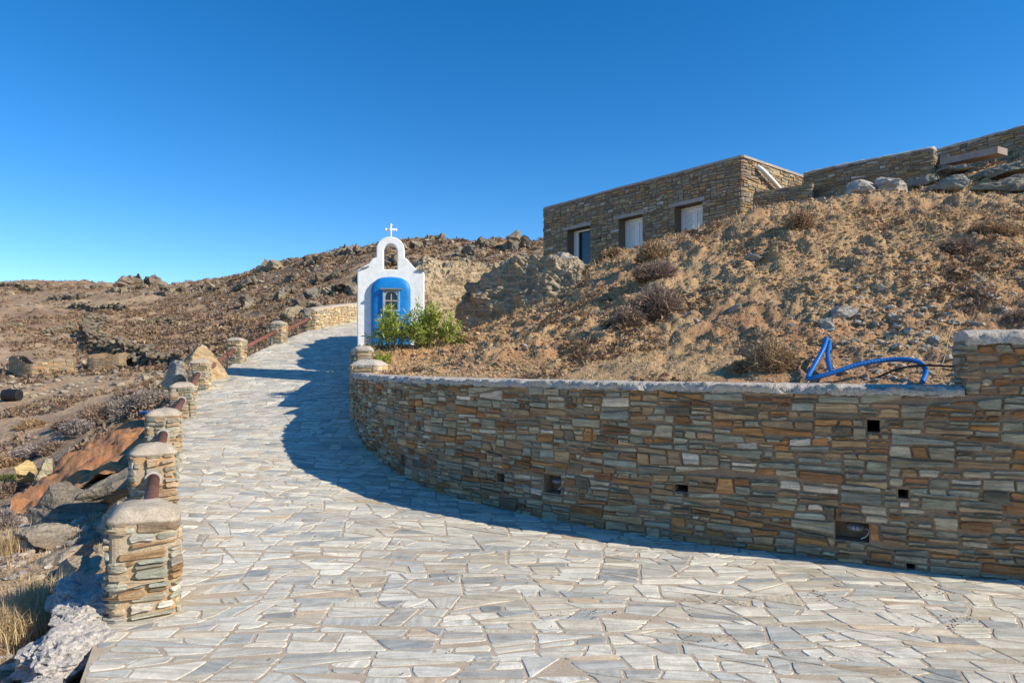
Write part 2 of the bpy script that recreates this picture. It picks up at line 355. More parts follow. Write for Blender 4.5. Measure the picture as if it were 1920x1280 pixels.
def tessellate(u0, u1, v0, v1, ch, cw, amin, amax, asp, tilt_v, tilt_h, seed):
    rnd = random.Random(seed); out = []; v = v0; rows = []
    while v < v1: h_ = rnd.uniform(*ch); rows.append((v, v+h_)); v += h_
    jv = {}
    def J(k, u): return .045*ch[1]*4*math.sin(u*2.1/cw[1]+k*1.7)+.02*ch[1]*4*math.sin(u*5.3/cw[1]+k*4.1)
    for k, (a, b) in enumerate(rows):
        u = u0-rnd.uniform(0, cw[1]); sl = rnd.gauss(0, tilt_v)*.5
        while u < u1:
            w_ = rnd.uniform(*cw); sr = rnd.gauss(0, tilt_v)*.5; h_ = b-a
            if k == 0: lo = lambda q: a
            else: lo = lambda q: a+J(k, q)
            hi = (lambda q: b+J(k+1, q)) if k < len(rows)-1 else (lambda q: b)
            A = u+sl*h_; B = u+w_+sr*h_
            poly = [(u, lo(u)), (u+w_, lo(u+w_)), (B, hi(B)), (A, hi(A))]
            bsp(poly, amin, amax, asp, tilt_v, tilt_h, rnd, out)
            u += w_; sl = sr
    return out
def inset(poly, g):
    L = len(poly); res = poly
    sgn = sum(poly[i][0]*poly[(i+1) % L][1]-poly[(i+1) % L][0]*poly[i][1] for i in range(L))
    s = 1 if sgn > 0 else -1
    for i in range(L):
        a, b = poly[i], poly[(i+1) % L]; dx, dy = b[0]-a[0], b[1]-a[1]; l = math.hypot(dx, dy)
        if l < 1e-6: continue
        n = (dy/l*s, -dx/l*s); res = clip(res, n, n[0]*a[0]+n[1]*a[1]-g)
        if len(res) < 3: return []
    return res
def roundpoly(p, k, rnd, jit, it=1):
    # cut corners, then jitter
    for _ in range(it):
        q = []; L = len(p)
        for i in range(L):
            a, b = p[i], p[(i+1) % L]; l = math.hypot(b[0]-a[0], b[1]-a[1])
            if l < 1e-5: continue
            t = min(.35, k/l); q.append((a[0]+(b[0]-a[0])*t, a[1]+(b[1]-a[1])*t))
            if l > 5*k: mx = rnd.uniform(.35, .65); nx, ny = -(b[1]-a[1])/l, (b[0]-a[0])/l; o = rnd.uniform(-jit, jit)*1.3; q.append((a[0]+(b[0]-a[0])*mx+nx*o, a[1]+(b[1]-a[1])*mx+ny*o))
            q.append((b[0]-(b[0]-a[0])*t, b[1]-(b[1]-a[1])*t))
        p = q
    return [(x+rnd.uniform(-jit, jit)*.4, y+rnd.uniform(-jit, jit)*.4) for x, y in p]
def add_stone(mb, poly, mapf, h, bev, rnd, col, mat=1, tilt=.03, rot=None, base=-.012, crown=.0):
    """poly in surface coords; mapf(u, v, h) -> xyz (vectorised)"""
    p = np.array(poly); c = p.mean(0); n = len(p)
    sz = max(np.ptp(p[:, 0]), np.ptp(p[:, 1])); r = p-c; l = np.linalg.norm(r, axis=1)[:, None]+1e-9
    b = np.minimum(bev, l*.4); p2 = p-r/l*b; p3 = c+(p2-c)*.55
    ta, tb = rnd.gauss(0, tilt), rnd.gauss(0, tilt)
    def H(q, k): return h*k+(q[:, 0]-c[0])*ta+(q[:, 1]-c[1])*tb
    rings = [(p, np.full(n, base)), (p, H(p, .35)), (p2, H(p2, 1)), (p3, H(p3, 1)+crown+np.array([rnd.uniform(-.12, .12)*h for _ in range(n)])), (c[None], np.array([h+crown]))]
    uv = np.concatenate([q for q, _ in rings]); hh = np.concatenate([q for _, q in rings])
    V = mapf(uv[:, 0], uv[:, 1], hh)
    f = []
    for k in range(3):
        for i in range(n): j = (i+1) % n; f.append((k*n+i, k*n+j, (k+1)*n+j, (k+1)*n+i))
    for i in range(n): f.append((3*n+i, 3*n+(i+1) % n, 4*n))
    ang = rnd.gauss(0, .06) if rot is None else rot
    ca, sa = math.cos(ang), math.sin(ang); q = uv-c
    s = np.stack([q[:, 0]*ca+q[:, 1]*sa, -q[:, 0]*sa+q[:, 1]*ca, hh], 1)+np.array([rnd.uniform(-50, 50), rnd.uniform(-50, 50), rnd.uniform(-50, 50)])
    mb.add(V, f, mat, col, s)
PAL_SHADE = [((0.382, 0.327, 0.213), 5), ((0.331, 0.307, 0.222), 3.2), ((0.490, 0.395, 0.255), 3), ((0.410, 0.260, 0.137), 3.8), ((0.456, 0.218, 0.080), 2.6), ((0.308, 0.145, 0.062), 2.0), ((0.752, 0.602, 0.426), .6), ((0.217, 0.172, 0.113), 1.6), ((0.536, 0.353, 0.180), 1.8)]  # shaded wall stones, warmth of light bounced off the paving put into the colours
PAL_SUN = [((.33, .33, .26), 4), ((.40, .37, .28), 4), ((.44, .34, .22), 3), ((.40, .25, .13), 1.5), ((.28, .20, .13), 1.2), ((.50, .46, .38), 1.5), ((.22, .22, .19), .7)]
PAL_TAN = [((.52, .40, .23), 5), ((.56, .46, .30), 4), ((.46, .33, .18), 2), ((.40, .38, .30), 1.5), ((.60, .52, .38), 1)]
PAL_HOUSE = [((0.340, 0.262, 0.171), 5), ((0.420, 0.310, 0.180), 4), ((0.300, 0.262, 0.190), 4), ((0.400, 0.242, 0.114), 2.4), ((0.220, 0.175, 0.133), 1.5), ((0.520, 0.456, 0.370), .8)]
PAL_PAVE = [((0.695, 0.649, 0.530), 5), ((0.618, 0.583, 0.487), 4), ((0.502, 0.490, 0.427), 2.2), ((0.772, 0.715, 0.573), 3.4), ((0.618, 0.546, 0.410), 1.3), ((0.386, 0.390, 0.359), .9), ((0.637, 0.508, 0.351), .35)]
def pick(pal, rnd, v=.1):
    t = rnd.uniform(0, sum(q for _, q in pal))
    for c, q in pal:
        t -= q
        if t <= 0: break
    k = 1+rnd.gauss(0, v); q_ = rnd.gauss(0, .018); return tuple(max(.02, x*k*(1+g_*q_)) for x, g_ in zip(c, (1, 0, -1)))

# ------------------------------------------------------------ road paving
def pave():
    mb = MB()
    ys = np.concatenate([np.linspace(-8, 3, 20), np.linspace(3.1, 35, 260)]); ts = np.linspace(0, 1, 60)
    Y, T = np.meshgrid(ys, ts, indexing='ij'); A, B = xl(Y)+.0, xr(Y)+.12; X = A+(B-A)*T
    mb.add(np.stack([X, Y, zroad(X, Y)], -1).reshape(-1, 3), grid_faces(len(ys), len(ts)), 0)
    # the broken outer edge of the slab
    yy = np.linspace(1, 5, 30); e = np.stack([xl(yy), yy, zroad(xl(yy), yy)], 1); e2 = e.copy(); e2[:, 2] -= .35; e2[:, 0] += .02*np.sin(yy*9)
    mb.add(np.concatenate([e, e2]), grid_faces(2, 30), 0)
    rnd = random.Random(5)
    cells = tessellate(-8, 12, 1.2, 34, (.32, .50), (.45, 1.0), .017, .070, (1.25, 3.1), .44, .17, 21)
    def mp(u, v, h): return np.stack([u, v, zroad(u, v)+h], 1)
    for c in cells:
        th = .0; c = [(x+.05*math.sin(y*2.3+x), y+.10*math.sin(x*.9+y*.35)+.03*math.sin(x*3.1)) for x, y in c]
        cx = sum(p[0] for p in c)/len(c); cy = sum(p[1] for p in c)/len(c)
        a, b = float(xl(cy)), float(xr(cy))
        if cx < a-.3 or cx > b+.3: continue
        if abs(cx-a) < .6:                            # trim to the outer edge
            da = float(xl(cy+.3)-xl(cy-.3))/.6; nrm = (-1, da); c = clip(c, nrm, nrm[0]*(a+.01)+nrm[1]*cy)
        if len(c) < 3: continue
        c = inset(c, rnd.uniform(.004, .013))
        if len(c) < 3 or area(c) < .004: continue
        c = roundpoly(c, .012, rnd, .006); 
        if cy > 14 and rnd.random() < .0: continue
        add_stone(mb, c, mp, .0025+rnd.random()*.003, .005, rnd, pick(PAL_PAVE, rnd, .09), 1, .003, rot=rnd.gauss(0, .22)+(math.pi/2 if rnd.random() < .06 else 0), base=-.002)
    return tag(mb.build('road', [M['joint'], M['paver']]), kind='structure', label='light grey crazy paved road curving uphill')
pave()

# ------------------------------------------------------------ stone walls
def resample(pts, step, closed=False):
    pts = [np.array(p, float) for p in pts]
    if closed: pts = pts+[pts[0]]
    P_ = np.array(pts); s = np.concatenate([[0], np.cumsum(np.linalg.norm(np.diff(P_, axis=0), axis=1))]); n = max(2, int(s[-1]/step)+1)
    q = np.linspace(0, s[-1], n); return np.stack([np.interp(q, s, P_[:, 0]), np.interp(q, s, P_[:, 1])], 1), q
def smooth_path(pts, it=2, closed=False):
    p = [tuple(q) for q in pts]
    for _ in range(it):
        q = [] if closed else [p[0]]; L = len(p)
        for i in range(L if closed else L-1):
            a, b = p[i], p[(i+1) % L]; q += [(a[0]*.75+b[0]*.25, a[1]*.75+b[1]*.25), (a[0]*.25+b[0]*.75, a[1]*.25+b[1]*.75)]
        if not closed: q.append(p[-1])
        p = q
    return p
class Path:                                         # outward normal lies to the left of the walking direction * side
    def __init__(s, pts, side=1, closed=False, step=.04):
        s.p, s.u = resample(pts, step, closed); s.closed = closed; s.L = s.u[-1]
        t = np.gradient(s.p, axis=0)
        if closed: t[0] = t[-1] = (s.p[1]-s.p[-2])
        t /= np.linalg.norm(t, axis=1)[:, None]+1e-9; s.n = np.stack([-t[:, 1], t[:, 0]], 1)*side
    def at(s, u, off=0):
        if s.closed: u = np.mod(u, s.L)
        x, y = np.interp(u, s.u, s.p[:, 0]), np.interp(u, s.u, s.p[:, 1]); nx, ny = np.interp(u, s.u, s.n[:, 0]), np.interp(u, s.u, s.n[:, 1])
        return np.stack([x+nx*off, y+ny*off], -1)
def stone_wall(mb, path, zb, zt, pal, seed, holes=(), amin=.004, amax=.042, asp=(1.8, 4.6), joint=(.003, .011), relief=(.010, .034), bev=.007, ch=(.26, .46), cw=(.6, 1.3), flip=False, round_k=.008, tv=.16, th=.035):
    """mortar face (slot 0) plus the stones set in it (slot 1)"""
    rnd = random.Random(seed); xy = path.at(path.u); ZB = np.array([zb(*q) for q in xy]); ZT = np.array([zt(*q) for q in xy])
    v0, v1 = ZB.min(), ZT.max()
    # mortar grid
    rows = np.linspace(0, 1, max(3, int((v1-v0)/.05)+1)) if not holes else None
    if holes:
        vs_ = np.unique(np.concatenate([np.linspace(v0, v1, int((v1-v0)/.05)+2), [h[2] for h in holes], [h[3] for h in holes]])); us_ = np.unique(np.concatenate([path.u, [h[0] for h in holes], [h[1] for h in holes]]))
        U, V = np.meshgrid(us_, vs_); XY = path.at(U.ravel(), 0); zbu = np.interp(U.ravel(), path.u, ZB); ztu = np.interp(U.ravel(), path.u, ZT)
        Z = np.clip(V.ravel(), zbu, ztu); f = grid_faces(len(vs_), len(us_)); cu = U.ravel()[f].mean(1); cv = V.ravel()[f].mean(1)
        ok = np.ones(len(f), bool)
        for (a, b, c, d) in [h[:4] for h in holes]: ok &= ~((cu > a) & (cu < b) & (cv > c) & (cv < d))
        ok &= (Z[f].max(1)-Z[f].min(1)) > 1e-4
        mb.add(np.concatenate([XY, Z[:, None]], 1), f[ok], 0)
        for h in holes:                              # reveals and back of each hole
            a, b, c, d = h[:4]; dep = h[4]; K = 8; uu = np.linspace(a, b, K)
            fr = path.at(uu, 0); bk = path.at(uu, -dep)
            def strip(p0, z0, p1, z1, mi):
                vv = np.concatenate([np.concatenate([p0, np.full((K, 1), z0)], 1), np.concatenate([p1, np.full((K, 1), z1)], 1)]); mb.add(vv, grid_faces(2, K), mi)
            strip(fr, c, bk, c, 0); strip(fr, d, bk, d, 0); strip(bk, c, bk, d, h[5] if len(h) > 5 else 0)
            for e in (0, -1):
                q = np.array([[*fr[e], c], [*bk[e], c], [*bk[e], d], [*fr[e], d]]); mb.add(q, [(0, 1, 2, 3)], 0)
    else:
        U, T = np.meshgrid(path.u, rows); XY = path.at(U.ravel(), 0); Z = np.tile(ZB, len(rows))*(1-T.ravel())+np.tile(ZT, len(rows))*T.ravel()
        mb.add(np.concatenate([XY, Z[:, None]], 1), grid_faces(len(rows), len(path.u)), 0)
    cells = tessellate(0, path.L, v0, v1+.3, ch, cw, amin, amax, asp, tv, th, seed)
    def mp(u, v, h): return np.concatenate([path.at(u, 0)+ (path.at(u, 1)-path.at(u, 0))*h[:, None], v[:, None]], 1)
    for c in cells:
        cx = sum(p[0] for p in c)/len(c)
        if cx < 0 or cx > path.L: continue
        if not path.closed: c = clip(c, (-1, 0), 0); c = clip(c, (1, 0), path.L)
        t_ = float(np.interp(cx, path.u, ZT)); b_ = float(np.interp(cx, path.u, ZB))
        c = clip(c, (0, 1), t_-.004); c = clip(c, (0, -1), -b_)
        if len(c) < 3: continue
        pieces = [c]
        for h in holes:
            a, b, lo, hi = h[:4]; nxt = []
            for q in pieces:
                xs = [p[0] for p in q]; ys = [p[1] for p in q]
                if max(xs) < a or min(xs) > b or max(ys) < lo or min(ys) > hi: nxt.append(q); continue
                for nn, cc in (((1, 0), a), ((-1, 0), -b)):
                    k = clip(q, nn, cc)
                    if len(k) > 2: nxt.append(k)
                q2 = clip(clip(q, (-1, 0), -a), (1, 0), b)
                if len(q2) > 2:
                    for nn, cc in (((0, 1), lo), ((0, -1), -hi)):
                        k = clip(q2, nn, cc)
                        if len(k) > 2: nxt.append(k)
            pieces = nxt
        for q in pieces:
            if area(q) < amin*.2: continue
            q = inset(q, rnd.uniform(*joint))
            if len(q) < 3 or area(q) < amin*.12: continue
            xs = [p[0] for p in q]; ys = [p[1] for p in q]
            if min(max(xs)-min(xs), max(ys)-min(ys)) < .016: continue
            q = roundpoly(q, round_k*rnd.uniform(.6, 1.4), rnd, .005)
            add_stone(mb, q, mp, rnd.uniform(*relief), bev*rnd.uniform(.6, 1.3), rnd, pick(pal, rnd, .12), 1, .05)
def cap_strip(path, zt, width, over=.03, thick=.07, seed=0, rough=.02, crown=.02, step=.03):
    """a mortar coping swept along a path, rough sides"""
    m = MB(); p, u = path.p, path.u
    prof = [(over-.012, -thick), (over, -thick*.5), (over-.012, -.012), (over-.04, 0), (-width*.3, crown), (-width*.6, crown), (-width+.03, 0), (-width, -.02), (-width, -thick)]
    us = np.arange(0, path.L+step*.5, step); V = []
    for k, (o, z) in enumerate(prof):
        xy = path.at(us, o); zz = np.array([zt(*q) for q in path.at(us, 0)])+z
        n1 = fbm(us/.12+k*.6, us*0+k*.9, oct=3, seed=seed)*rough*(1 if k < 4 or k > 6 else .35)+fbm(us/.03, us*0+k*3.3, oct=2, seed=seed+9)*rough*(.6 if k < 4 else .15)
        nn = path.at(us, 1)-path.at(us, 0)
        V.append(np.concatenate([xy+nn*n1[:, None], (zz+n1*.5)[:, None]], 1))
    V = np.stack(V, 0); m.add(V.reshape(-1, 3), grid_faces(len(prof), len(us)))
    L = len(us)
    for e in (0, L-1): m.add(V[:, e], [tuple(range(len(prof)))])
    return m
def wall_frame(cpts, hw, r=.06):
    """closed outline round a centre line, corners rounded"""
    c = np.array(cpts, float); t = np.gradient(c, axis=0); t /= np.linalg.norm(t, axis=1)[:, None]; n = np.stack([-t[:, 1], t[:, 0]], 1)
    a = c+n*hw; b = (c-n*hw)[::-1]; lp = np.concatenate([a, b]); out = []
    L = len(lp)
    for i in range(L):
        p, q, s = lp[i-1], lp[i], lp[(i+1) % L]; d1 = (p-q)/np.linalg.norm(p-q); d2 = (s-q)/np.linalg.norm(s-q)
        if d1@d2 > -.7:
            for k in range(5): tt = k/4; A = q+d1*r; B = q+d2*r; out.append((1-tt)**2*A+2*tt*(1-tt)*q+tt*tt*B)
        else: out.append(q)
    return out
def dome_cap(outline, zt, height, over=.015, lip=.05, seed=0):
    """rounded cement top on a closed outline; zt(x,y)"""
    m = MB(); o = np.array(outline); c = o.mean(0); n = len(o); rings = []
    zc = zt(*c)
    def ring(s, dz):
        q = c+(o-c)*s; z = np.array([zt(*k) for k in q])+dz
        z = z+fbm(q[:, 0]/.1, q[:, 1]/.1, oct=3, seed=seed)*.009; return np.concatenate([q, z[:, None]], 1)
    w_ = np.linalg.norm(o-c, axis=1).mean()
    rings.append(ring(1+over/w_*.2, -lip)); rings.append(ring(1+over/w_, -lip*.6)); rings.append(ring(1+over/w_, 0))
    for s in (.98, .93, .86, .74, .6, .42, .22, .02): rings.append(ring(s, height*(1-s**3.4)))
    V = np.concatenate(rings); f = []
    for k in range(len(rings)-1):
        for i in range(n): f.append((k*n+i, k*n+(i+1) % n, (k+1)*n+(i+1) % n, (k+1)*n+i))
    m.add(V, f); return m

# retaining wall ------------------------------------------------
wp = smooth_path(WALLP, 2); RW = Path(wp, -1, False)
# make sure the normal points to the road (towards the camera side)
if RW.n[len(RW.n)//2]@np.array([-1, -1]) < 0: RW = Path(wp, 1, False)
def ray_u(path, px):
    k = (px-960)/F; g = path.p[:, 0]-k*path.p[:, 1]; g = np.where(path.p[:, 1] > .5, g, 9)
    i = np.where((g[:-1] > 0) != (g[1:] > 0))[0]; i = i[0] if len(i) else 0
    t = g[i]/(g[i]-g[i+1]); return path.u[i]+t*(path.u[i+1]-path.u[i]), path.p[i, 1]+t*(path.p[i+1, 1]-path.p[i, 1])
def px_rect(path, x0, x1, y0, y1, dep, mi=0):
    ua, da = ray_u(path, x0); ub, db = ray_u(path, x1); d = (da+db)/2
    return (min(ua, ub), max(ua, ub), EYE+(HZ-y1)/F*d, EYE+(HZ-y0)/F*d, dep, mi)
holes = [px_rect(RW, 1626, 1650, 787, 810, .3, 2), px_rect(RW, 1684, 1704, 917, 934, .3, 2), px_rect(RW, 931, 947, 887, 903, .3, 2), px_rect(RW, 1265, 1290, 908, 922, .3, 2), px_rect(RW, 1700, 1716, 1056, 1070, .3, 2), px_rect(RW, 752, 760, 852, 872, .3, 2),
         px_rect(RW, 1566, 1630, 978, 1014, .16), px_rect(RW, 1020, 1052, 890, 924, .16)]
mb = MB(); CAPZ = 1.36
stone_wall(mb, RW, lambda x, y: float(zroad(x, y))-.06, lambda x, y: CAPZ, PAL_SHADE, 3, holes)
# rear face and underside of the coping
us = RW.u[::4]; fr = RW.at(us, 0); bk = RW.at(us, -.32); z0 = np.full((len(us), 1), -.2); z1 = np.full((len(us), 1), CAPZ)
mb.add(np.concatenate([np.concatenate([bk, z0], 1), np.concatenate([bk, z1], 1)]), grid_faces(2, len(us)), 0)
mb.add(np.concatenate([np.concatenate([fr, z1], 1), np.concatenate([bk, z1], 1)]), grid_faces(2, len(us)), 0)
rw = thing('retaining_wall', (1, 6.4, 0), 'long curved retaining wall of mixed grey and brown stone along the paved road', 'wall')
mb.build('wall_face', [M['mortar'], M['wallstone'], M['dark']], rw)
u0, _ = ray_u(RW, 1806); RC_ = Path([RW.at(np.array([u]))[0] for u in np.arange(u0, RW.L, .05)], 1, False)
if (RC_.n[5]@RW.n[int(np.argmin(np.abs(RW.u-u0)))]) < 0: RC_.n = -RC_.n
cap_strip(RC_, lambda x, y: CAPZ+.055, .36, .028, .075, 5, .024, .012, .02).build('coping', M['cement'], rw, True)
# taller block at the right end of the wall
u0, _ = ray_u(RW, 1812)
blk = [RW.at(np.array([u]), .003)[0] for u in np.linspace(0.3, u0, 24)]
bo = [RW.at(np.array([u]), -.36)[0] for u in np.linspace(0.3, u0, 24)][::-1]
BP = Path(blk+bo, 1, True); 
if (BP.at(np.array([1.0]), 1)-BP.at(np.array([1.0]), 0))[0]@np.array([-.3, -1]) < 0: BP = Path(blk+bo, -1, True)
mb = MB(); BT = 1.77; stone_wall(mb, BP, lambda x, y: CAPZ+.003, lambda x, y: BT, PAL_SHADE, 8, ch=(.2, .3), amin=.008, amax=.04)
bw = thing('raised_wall', tuple(BP.p[0])+(CAPZ,), 'higher stepped-up block of stone wall at the right end of the retaining wall', 'wall')
mb.build('wall_face', [M['mortar'], M['wallstone']], bw)
CL = Path([RW.at(np.array([u]), .02)[0] for u in np.linspace(.3, u0, 30)], 1, False)
if (CL.at(np.array([1.]), 1)-CL.at(np.array([1.]), 0))[0]@np.array([-.3, -1]) < 0: CL = Path([RW.at(np.array([u]), .02)[0] for u in np.linspace(.3, u0, 30)], -1, False)
cap_strip(CL, lambda x, y: BT+.06, .40, .025, .09, 15, .02, .02).build('coping', M['cement'], bw, True)

# end pillar of the retaining wall and the low wall under the shrine
def make_pillar(name, cx, cy, dirv, wd, lg, zb_, h, pal, seed, label, cat='stone pillar', group=None, dome=.10, mort='mortar_light', zbf=None, capm='dome'):
    t = np.array(dirv, float); t /= np.linalg.norm(t)
    c = np.array([cx, cy]); out = wall_frame([c-t*lg/2, c, c+t*lg/2], wd/2, .06)
    pa = Path(out, 1, True, .02)
    if (pa.p[0]+pa.n[0]*.05-c)@(pa.p[0]-c) < (pa.p[0]-c)@(pa.p[0]-c): pa = Path(out, -1, True, .02)
    th = thing(name, (cx, cy, zb_), label, cat, group); mb = MB(); zt_ = zb_+h-dome
    zf = zbf or (lambda x, y: zb_-.25)
    stone_wall(mb, pa, zf, lambda x, y: zt_, pal, seed, amin=.006, amax=.032, asp=(1.9, 4.2), ch=(.18, .3), cw=(.35, .6), relief=(.008, .034), joint=(.003, .009), bev=.010, round_k=.010)
    mb.build('shaft', [M[mort], M['wallstone']], th)
    dome_cap(pa.p[:-1:2], lambda x, y: zt_, dome, .016, .035, seed).build('cap', M[capm], th, True)
    return th
make_pillar('stone_pillar', -2.50, 11.95, (.15, 1), .50, .55, .66, 1.0, PAL_TAN, 61, 'rounded stone pillar closing the far end of the curved retaining wall', dome=.09, capm='cement')
SP = [(-2.66, 12.3), (-2.92, 13.2), (-3.18, 14.2), (-3.36, 15.0), (-3.5, 16)]
def loop_wall(name, cpts, hw, zb, zt, pal, seed, label, cat='wall', group=None, mort='mortar', capm='cement', cap=True, parent=None, **kw):
    out = wall_frame(smooth_path(cpts, 1), hw, min(.08, hw*.6)); pa = Path(out, 1, True, .04); c = np.array(cpts[0])
    i = len(pa.p)//4; 
    d = pa.p[i]+pa.n[i]*.02
    # outward test by winding
    A = np.sum(pa.p[:-1, 0]*pa.p[1:, 1]-pa.p[1:, 0]*pa.p[:-1, 1])
    if A > 0: pa = Path(out, -1, True, .04)
    mb = MB(); stone_wall(mb, pa, zb, zt, pal, seed, **kw)
    th = parent or thing(name, (cpts[0][0], cpts[0][1], zb(*cpts[0])), label, cat, group)
    mb.build('wall_face', [M[mort], M['wallstone']], th)
    if cap:
        m = MB(); o = resample(out, .06, True)[0][:-1]
        cc = np.array(smooth_path(cpts, 1))
        def near(q): return cc[np.argmin(np.linalg.norm(cc-q, axis=1))]
        rings = []
        seg = lambda q: min(((a+np.clip(((q-a)@(b-a))/((b-a)@(b-a)), 0, 1)*(b-a)) for a, b in zip(cc[:-1], cc[1:])), key=lambda r: np.linalg.norm(r-q))
        base = np.array([seg(q) for q in o]); rel = o-base; zz = np.array([zt(*q) for q in base])
        for s, dz in ((1.06, -.04), (1.1, 0), (1.0, .03), (.7, .055), (.0, .065)):
            q = base+rel*s; z = zz+dz+fbm(q[:, 0]/.15, q[:, 1]/.15, oct=3, seed=seed)*.012; rings.append(np.concatenate([q, z[:, None]], 1))
        n = len(o); f = [(k*n+i, k*n+(i+1) % n, (k+1)*n+(i+1) % n, (k+1)*n+i) for k in range(len(rings)-1) for i in range(n)]
        m.add(np.concatenate(rings), f); m.build('coping', M[capm], th, True)
    return th
loop_wall('low_wall', SP, .16, lambda x, y: float(zroad(x, y))-.1, lambda x, y: 1.84, PAL_SUN, 71, 'low stone wall directly below the white roadside shrine', amin=.008, amax=.04)

# pillars along the left edge -----------------------------------
PX = [(4.35, -2.13, 0.0, (-.45, .89)), (6.6, -3.25, .136, (-.45, .89)), (8.7, -4.23, .336, (-.41, .91)), (12.0, -5.59, .58, (-.36, .93)), (14.5, -6.46, 1.0, (-.22, .97)), (17.3, -6.85, 1.57, (-.04, 1)), (20, -6.72, 2.16, (.05, 1))]
LBL = ['large stone pillar with pale domed cap at the near left corner of the road', 'stone pillar with pipe ring, second from the camera along the left road edge', 'stone pillar with flat pale cap beside the red soil, third from the camera',
       'stone pillar in front of the tan boulder slab, fourth from the camera', 'greenish stone pillar with two pipes meeting it left of the tan boulder, fifth from the camera', 'yellowish stone pillar just uphill of the tan boulder, sixth from the camera', 'farthest single stone pillar before the far parapet wall']
WD, LG, HT = .385, .40, .68
cen = []
for i, (y, xe, zb_, dv) in enumerate(PX):
    t = np.array(dv)/np.linalg.norm(dv); rt = np.array([t[1], -t[0]])
    c = np.array([xe, y])-rt*WD/2+t*LG/2; cen.append((c, zb_, t))
    make_pillar('stone_pillar', c[0], c[1], t, WD, LG, zb_, HT+(.0 if i else .02), PAL_SUN if i < 4 else PAL_TAN+PAL_SUN[:2], 100+i, LBL[i], group='stone pillars along the left road edge', dome=.072)
FW = [(-6.80, 23.0), (-6.72, 25), (-6.3, 27), (-5.4, 29.2), (-4.1, 31.2), (-2, 33.5)]
loop_wall('parapet_wall', FW, .22, lambda x, y: float(smooth_interp(y, ZL))-.2, lambda x, y: float(smooth_interp(y, ZL))+.66, PAL_TAN, 131, 'sunlit yellow stone parapet wall at the far bend of the road', mort='mortar_light', capm='dome', amin=.012, amax=.04, asp=(1.1, 2.2), relief=(.02, .045))
cen.append((np.array([-6.8, 22.9]), 2.72, np.array([0, 1.])))
RL = ['nearest rusty pipe rail behind the large corner pillar', 'rusty pipe rail between the second and third pillars', 'rusty pipe rail between the third and fourth pillars', 'rusty pipe rail between the fourth and fifth pillars', 'rusty pipe rail in front of the tan boulder', 'rusty pipe rail between the two farthest pillars', 'rusty pipe rail running up into the far parapet wall']
for i in range(7):
    (c0, za, t0), (c1, zb_, t1) = cen[i], cen[i+1]
    off = np.array([-.0, 0]); a = np.array([*(c0+t0*LG/2), za+.36]); b = np.array([*(c1-t1*(LG/2 if i < 6 else 0)), zb_+.36])
    dr = (b-a)/np.linalg.norm(b-a); rail = thing('pipe_rail', a, RL[i], 'pipe rail', 'rusty pipe rails between the pillars')
    m = MB(); m.tube(np.array([a-dr*.06, a+(b-a)*.5, b+dr*.05]), .056, 18); m.build('pipe', M['rust'], rail, True)
    for e, s in ((a, 1), (b, -1)):
        m = MB(); m.tube(np.array([e-dr*.03*s, e+dr*.035*s]), .074, 18); m.build('collar', M['collar'], rail)
# a short stub pipe angling down by the fifth pillar
# ------------------------------------------------------------ shrine
SD = 15.0; SZ = EYE+(HZ-654)/F*SD; sc = SD/F
def sx(px): return (px-960)*sc
def sz(py): return EYE+(HZ-py)*sc
shr = thing('roadside_shrine', (sx(731), SD+.17, SZ), 'white Greek roadside shrine with bell arch, cross and blue apse', 'shrine')
outl = [(669.5, 654), (669, 600), (669, 507)]
def arc(cx, cy, rx, ry, a0, a1, n): return [(cx+rx*math.cos(R(a)), cy-ry*math.sin(R(a))) for a in np.linspace(a0, a1, n)]
outl += [(676, 503), (684, 498), (690, 494.5), (693, 490), (696, 486), (700, 484), (704, 482.5), (704, 466)]
outl += arc(730, 466, 25.8, 22.5, 172, 8, 13)
outl += [(756, 466), (756, 482), (761, 485), (766, 491), (772, 498), (779, 504), (785, 506.5), (791, 507), (793.5, 512), (793, 560), (794, 600), (792, 654)]
hole = [(717.5, 505), (717.5, 470)]+arc(730, 470, 12.3, 13, 172, 8, 9)+[(742.5, 470), (742.5, 505)]
def extrude_ring(outer, inner, y0, y1):
    """front/back faces of an outline with one hole, bevelled edge"""
    bm = bmesh.new()
    def loop(pts, y):
        vs_ = [bm.verts.new((sx(a), y, sz(b))) for a, b in pts]; return vs_
    for y in (y0, y1):
        lo = loop(outer, y); li = loop(inner, y); ed = []
        for L_ in (lo, li):
            for i in range(len(L_)): ed.append(bm.edges.new((L_[i], L_[(i+1) % len(L_)])))
        bmesh.ops.triangle_fill(bm, edges=ed, use_beauty=True, use_dissolve=False)
        if y == y0: A = (lo, li)
        else: B = (lo, li)
    for p, q in zip(A, B):
        for i in range(len(p)): j = (i+1) % len(p); bm.faces.new((p[i], p[j], q[j], q[i]))
    bmesh.ops.recalc_face_normals(bm, faces=bm.faces)
    es = [e for e in bm.edges if len(e.link_faces) == 2 and e.calc_face_angle(0) > R(60)]
    bmesh.ops.bevel(bm, geom=es, offset=.022, segments=3, affect='EDGES', profile=.5)
    return bm
def bm_obj(bm, name, mat, parent, smooth=False):
    me = bpy.data.meshes.new(name); bm.to_mesh(me); bm.free(); me.materials.append(mat)
    o = bpy.data.objects.new(name, me); COL.objects.link(o)
    me.polygons.foreach_set('use_smooth', [bool(smooth)]*len(me.polygons))
    if parent is not None: o.parent = parent; o.matrix_parent_inverse = parent.matrix_basis.inverted()
    return o
bm_obj(extrude_ring(outl, hole, SD, SD+.36), 'gable_wall', M['plaster'], shr)
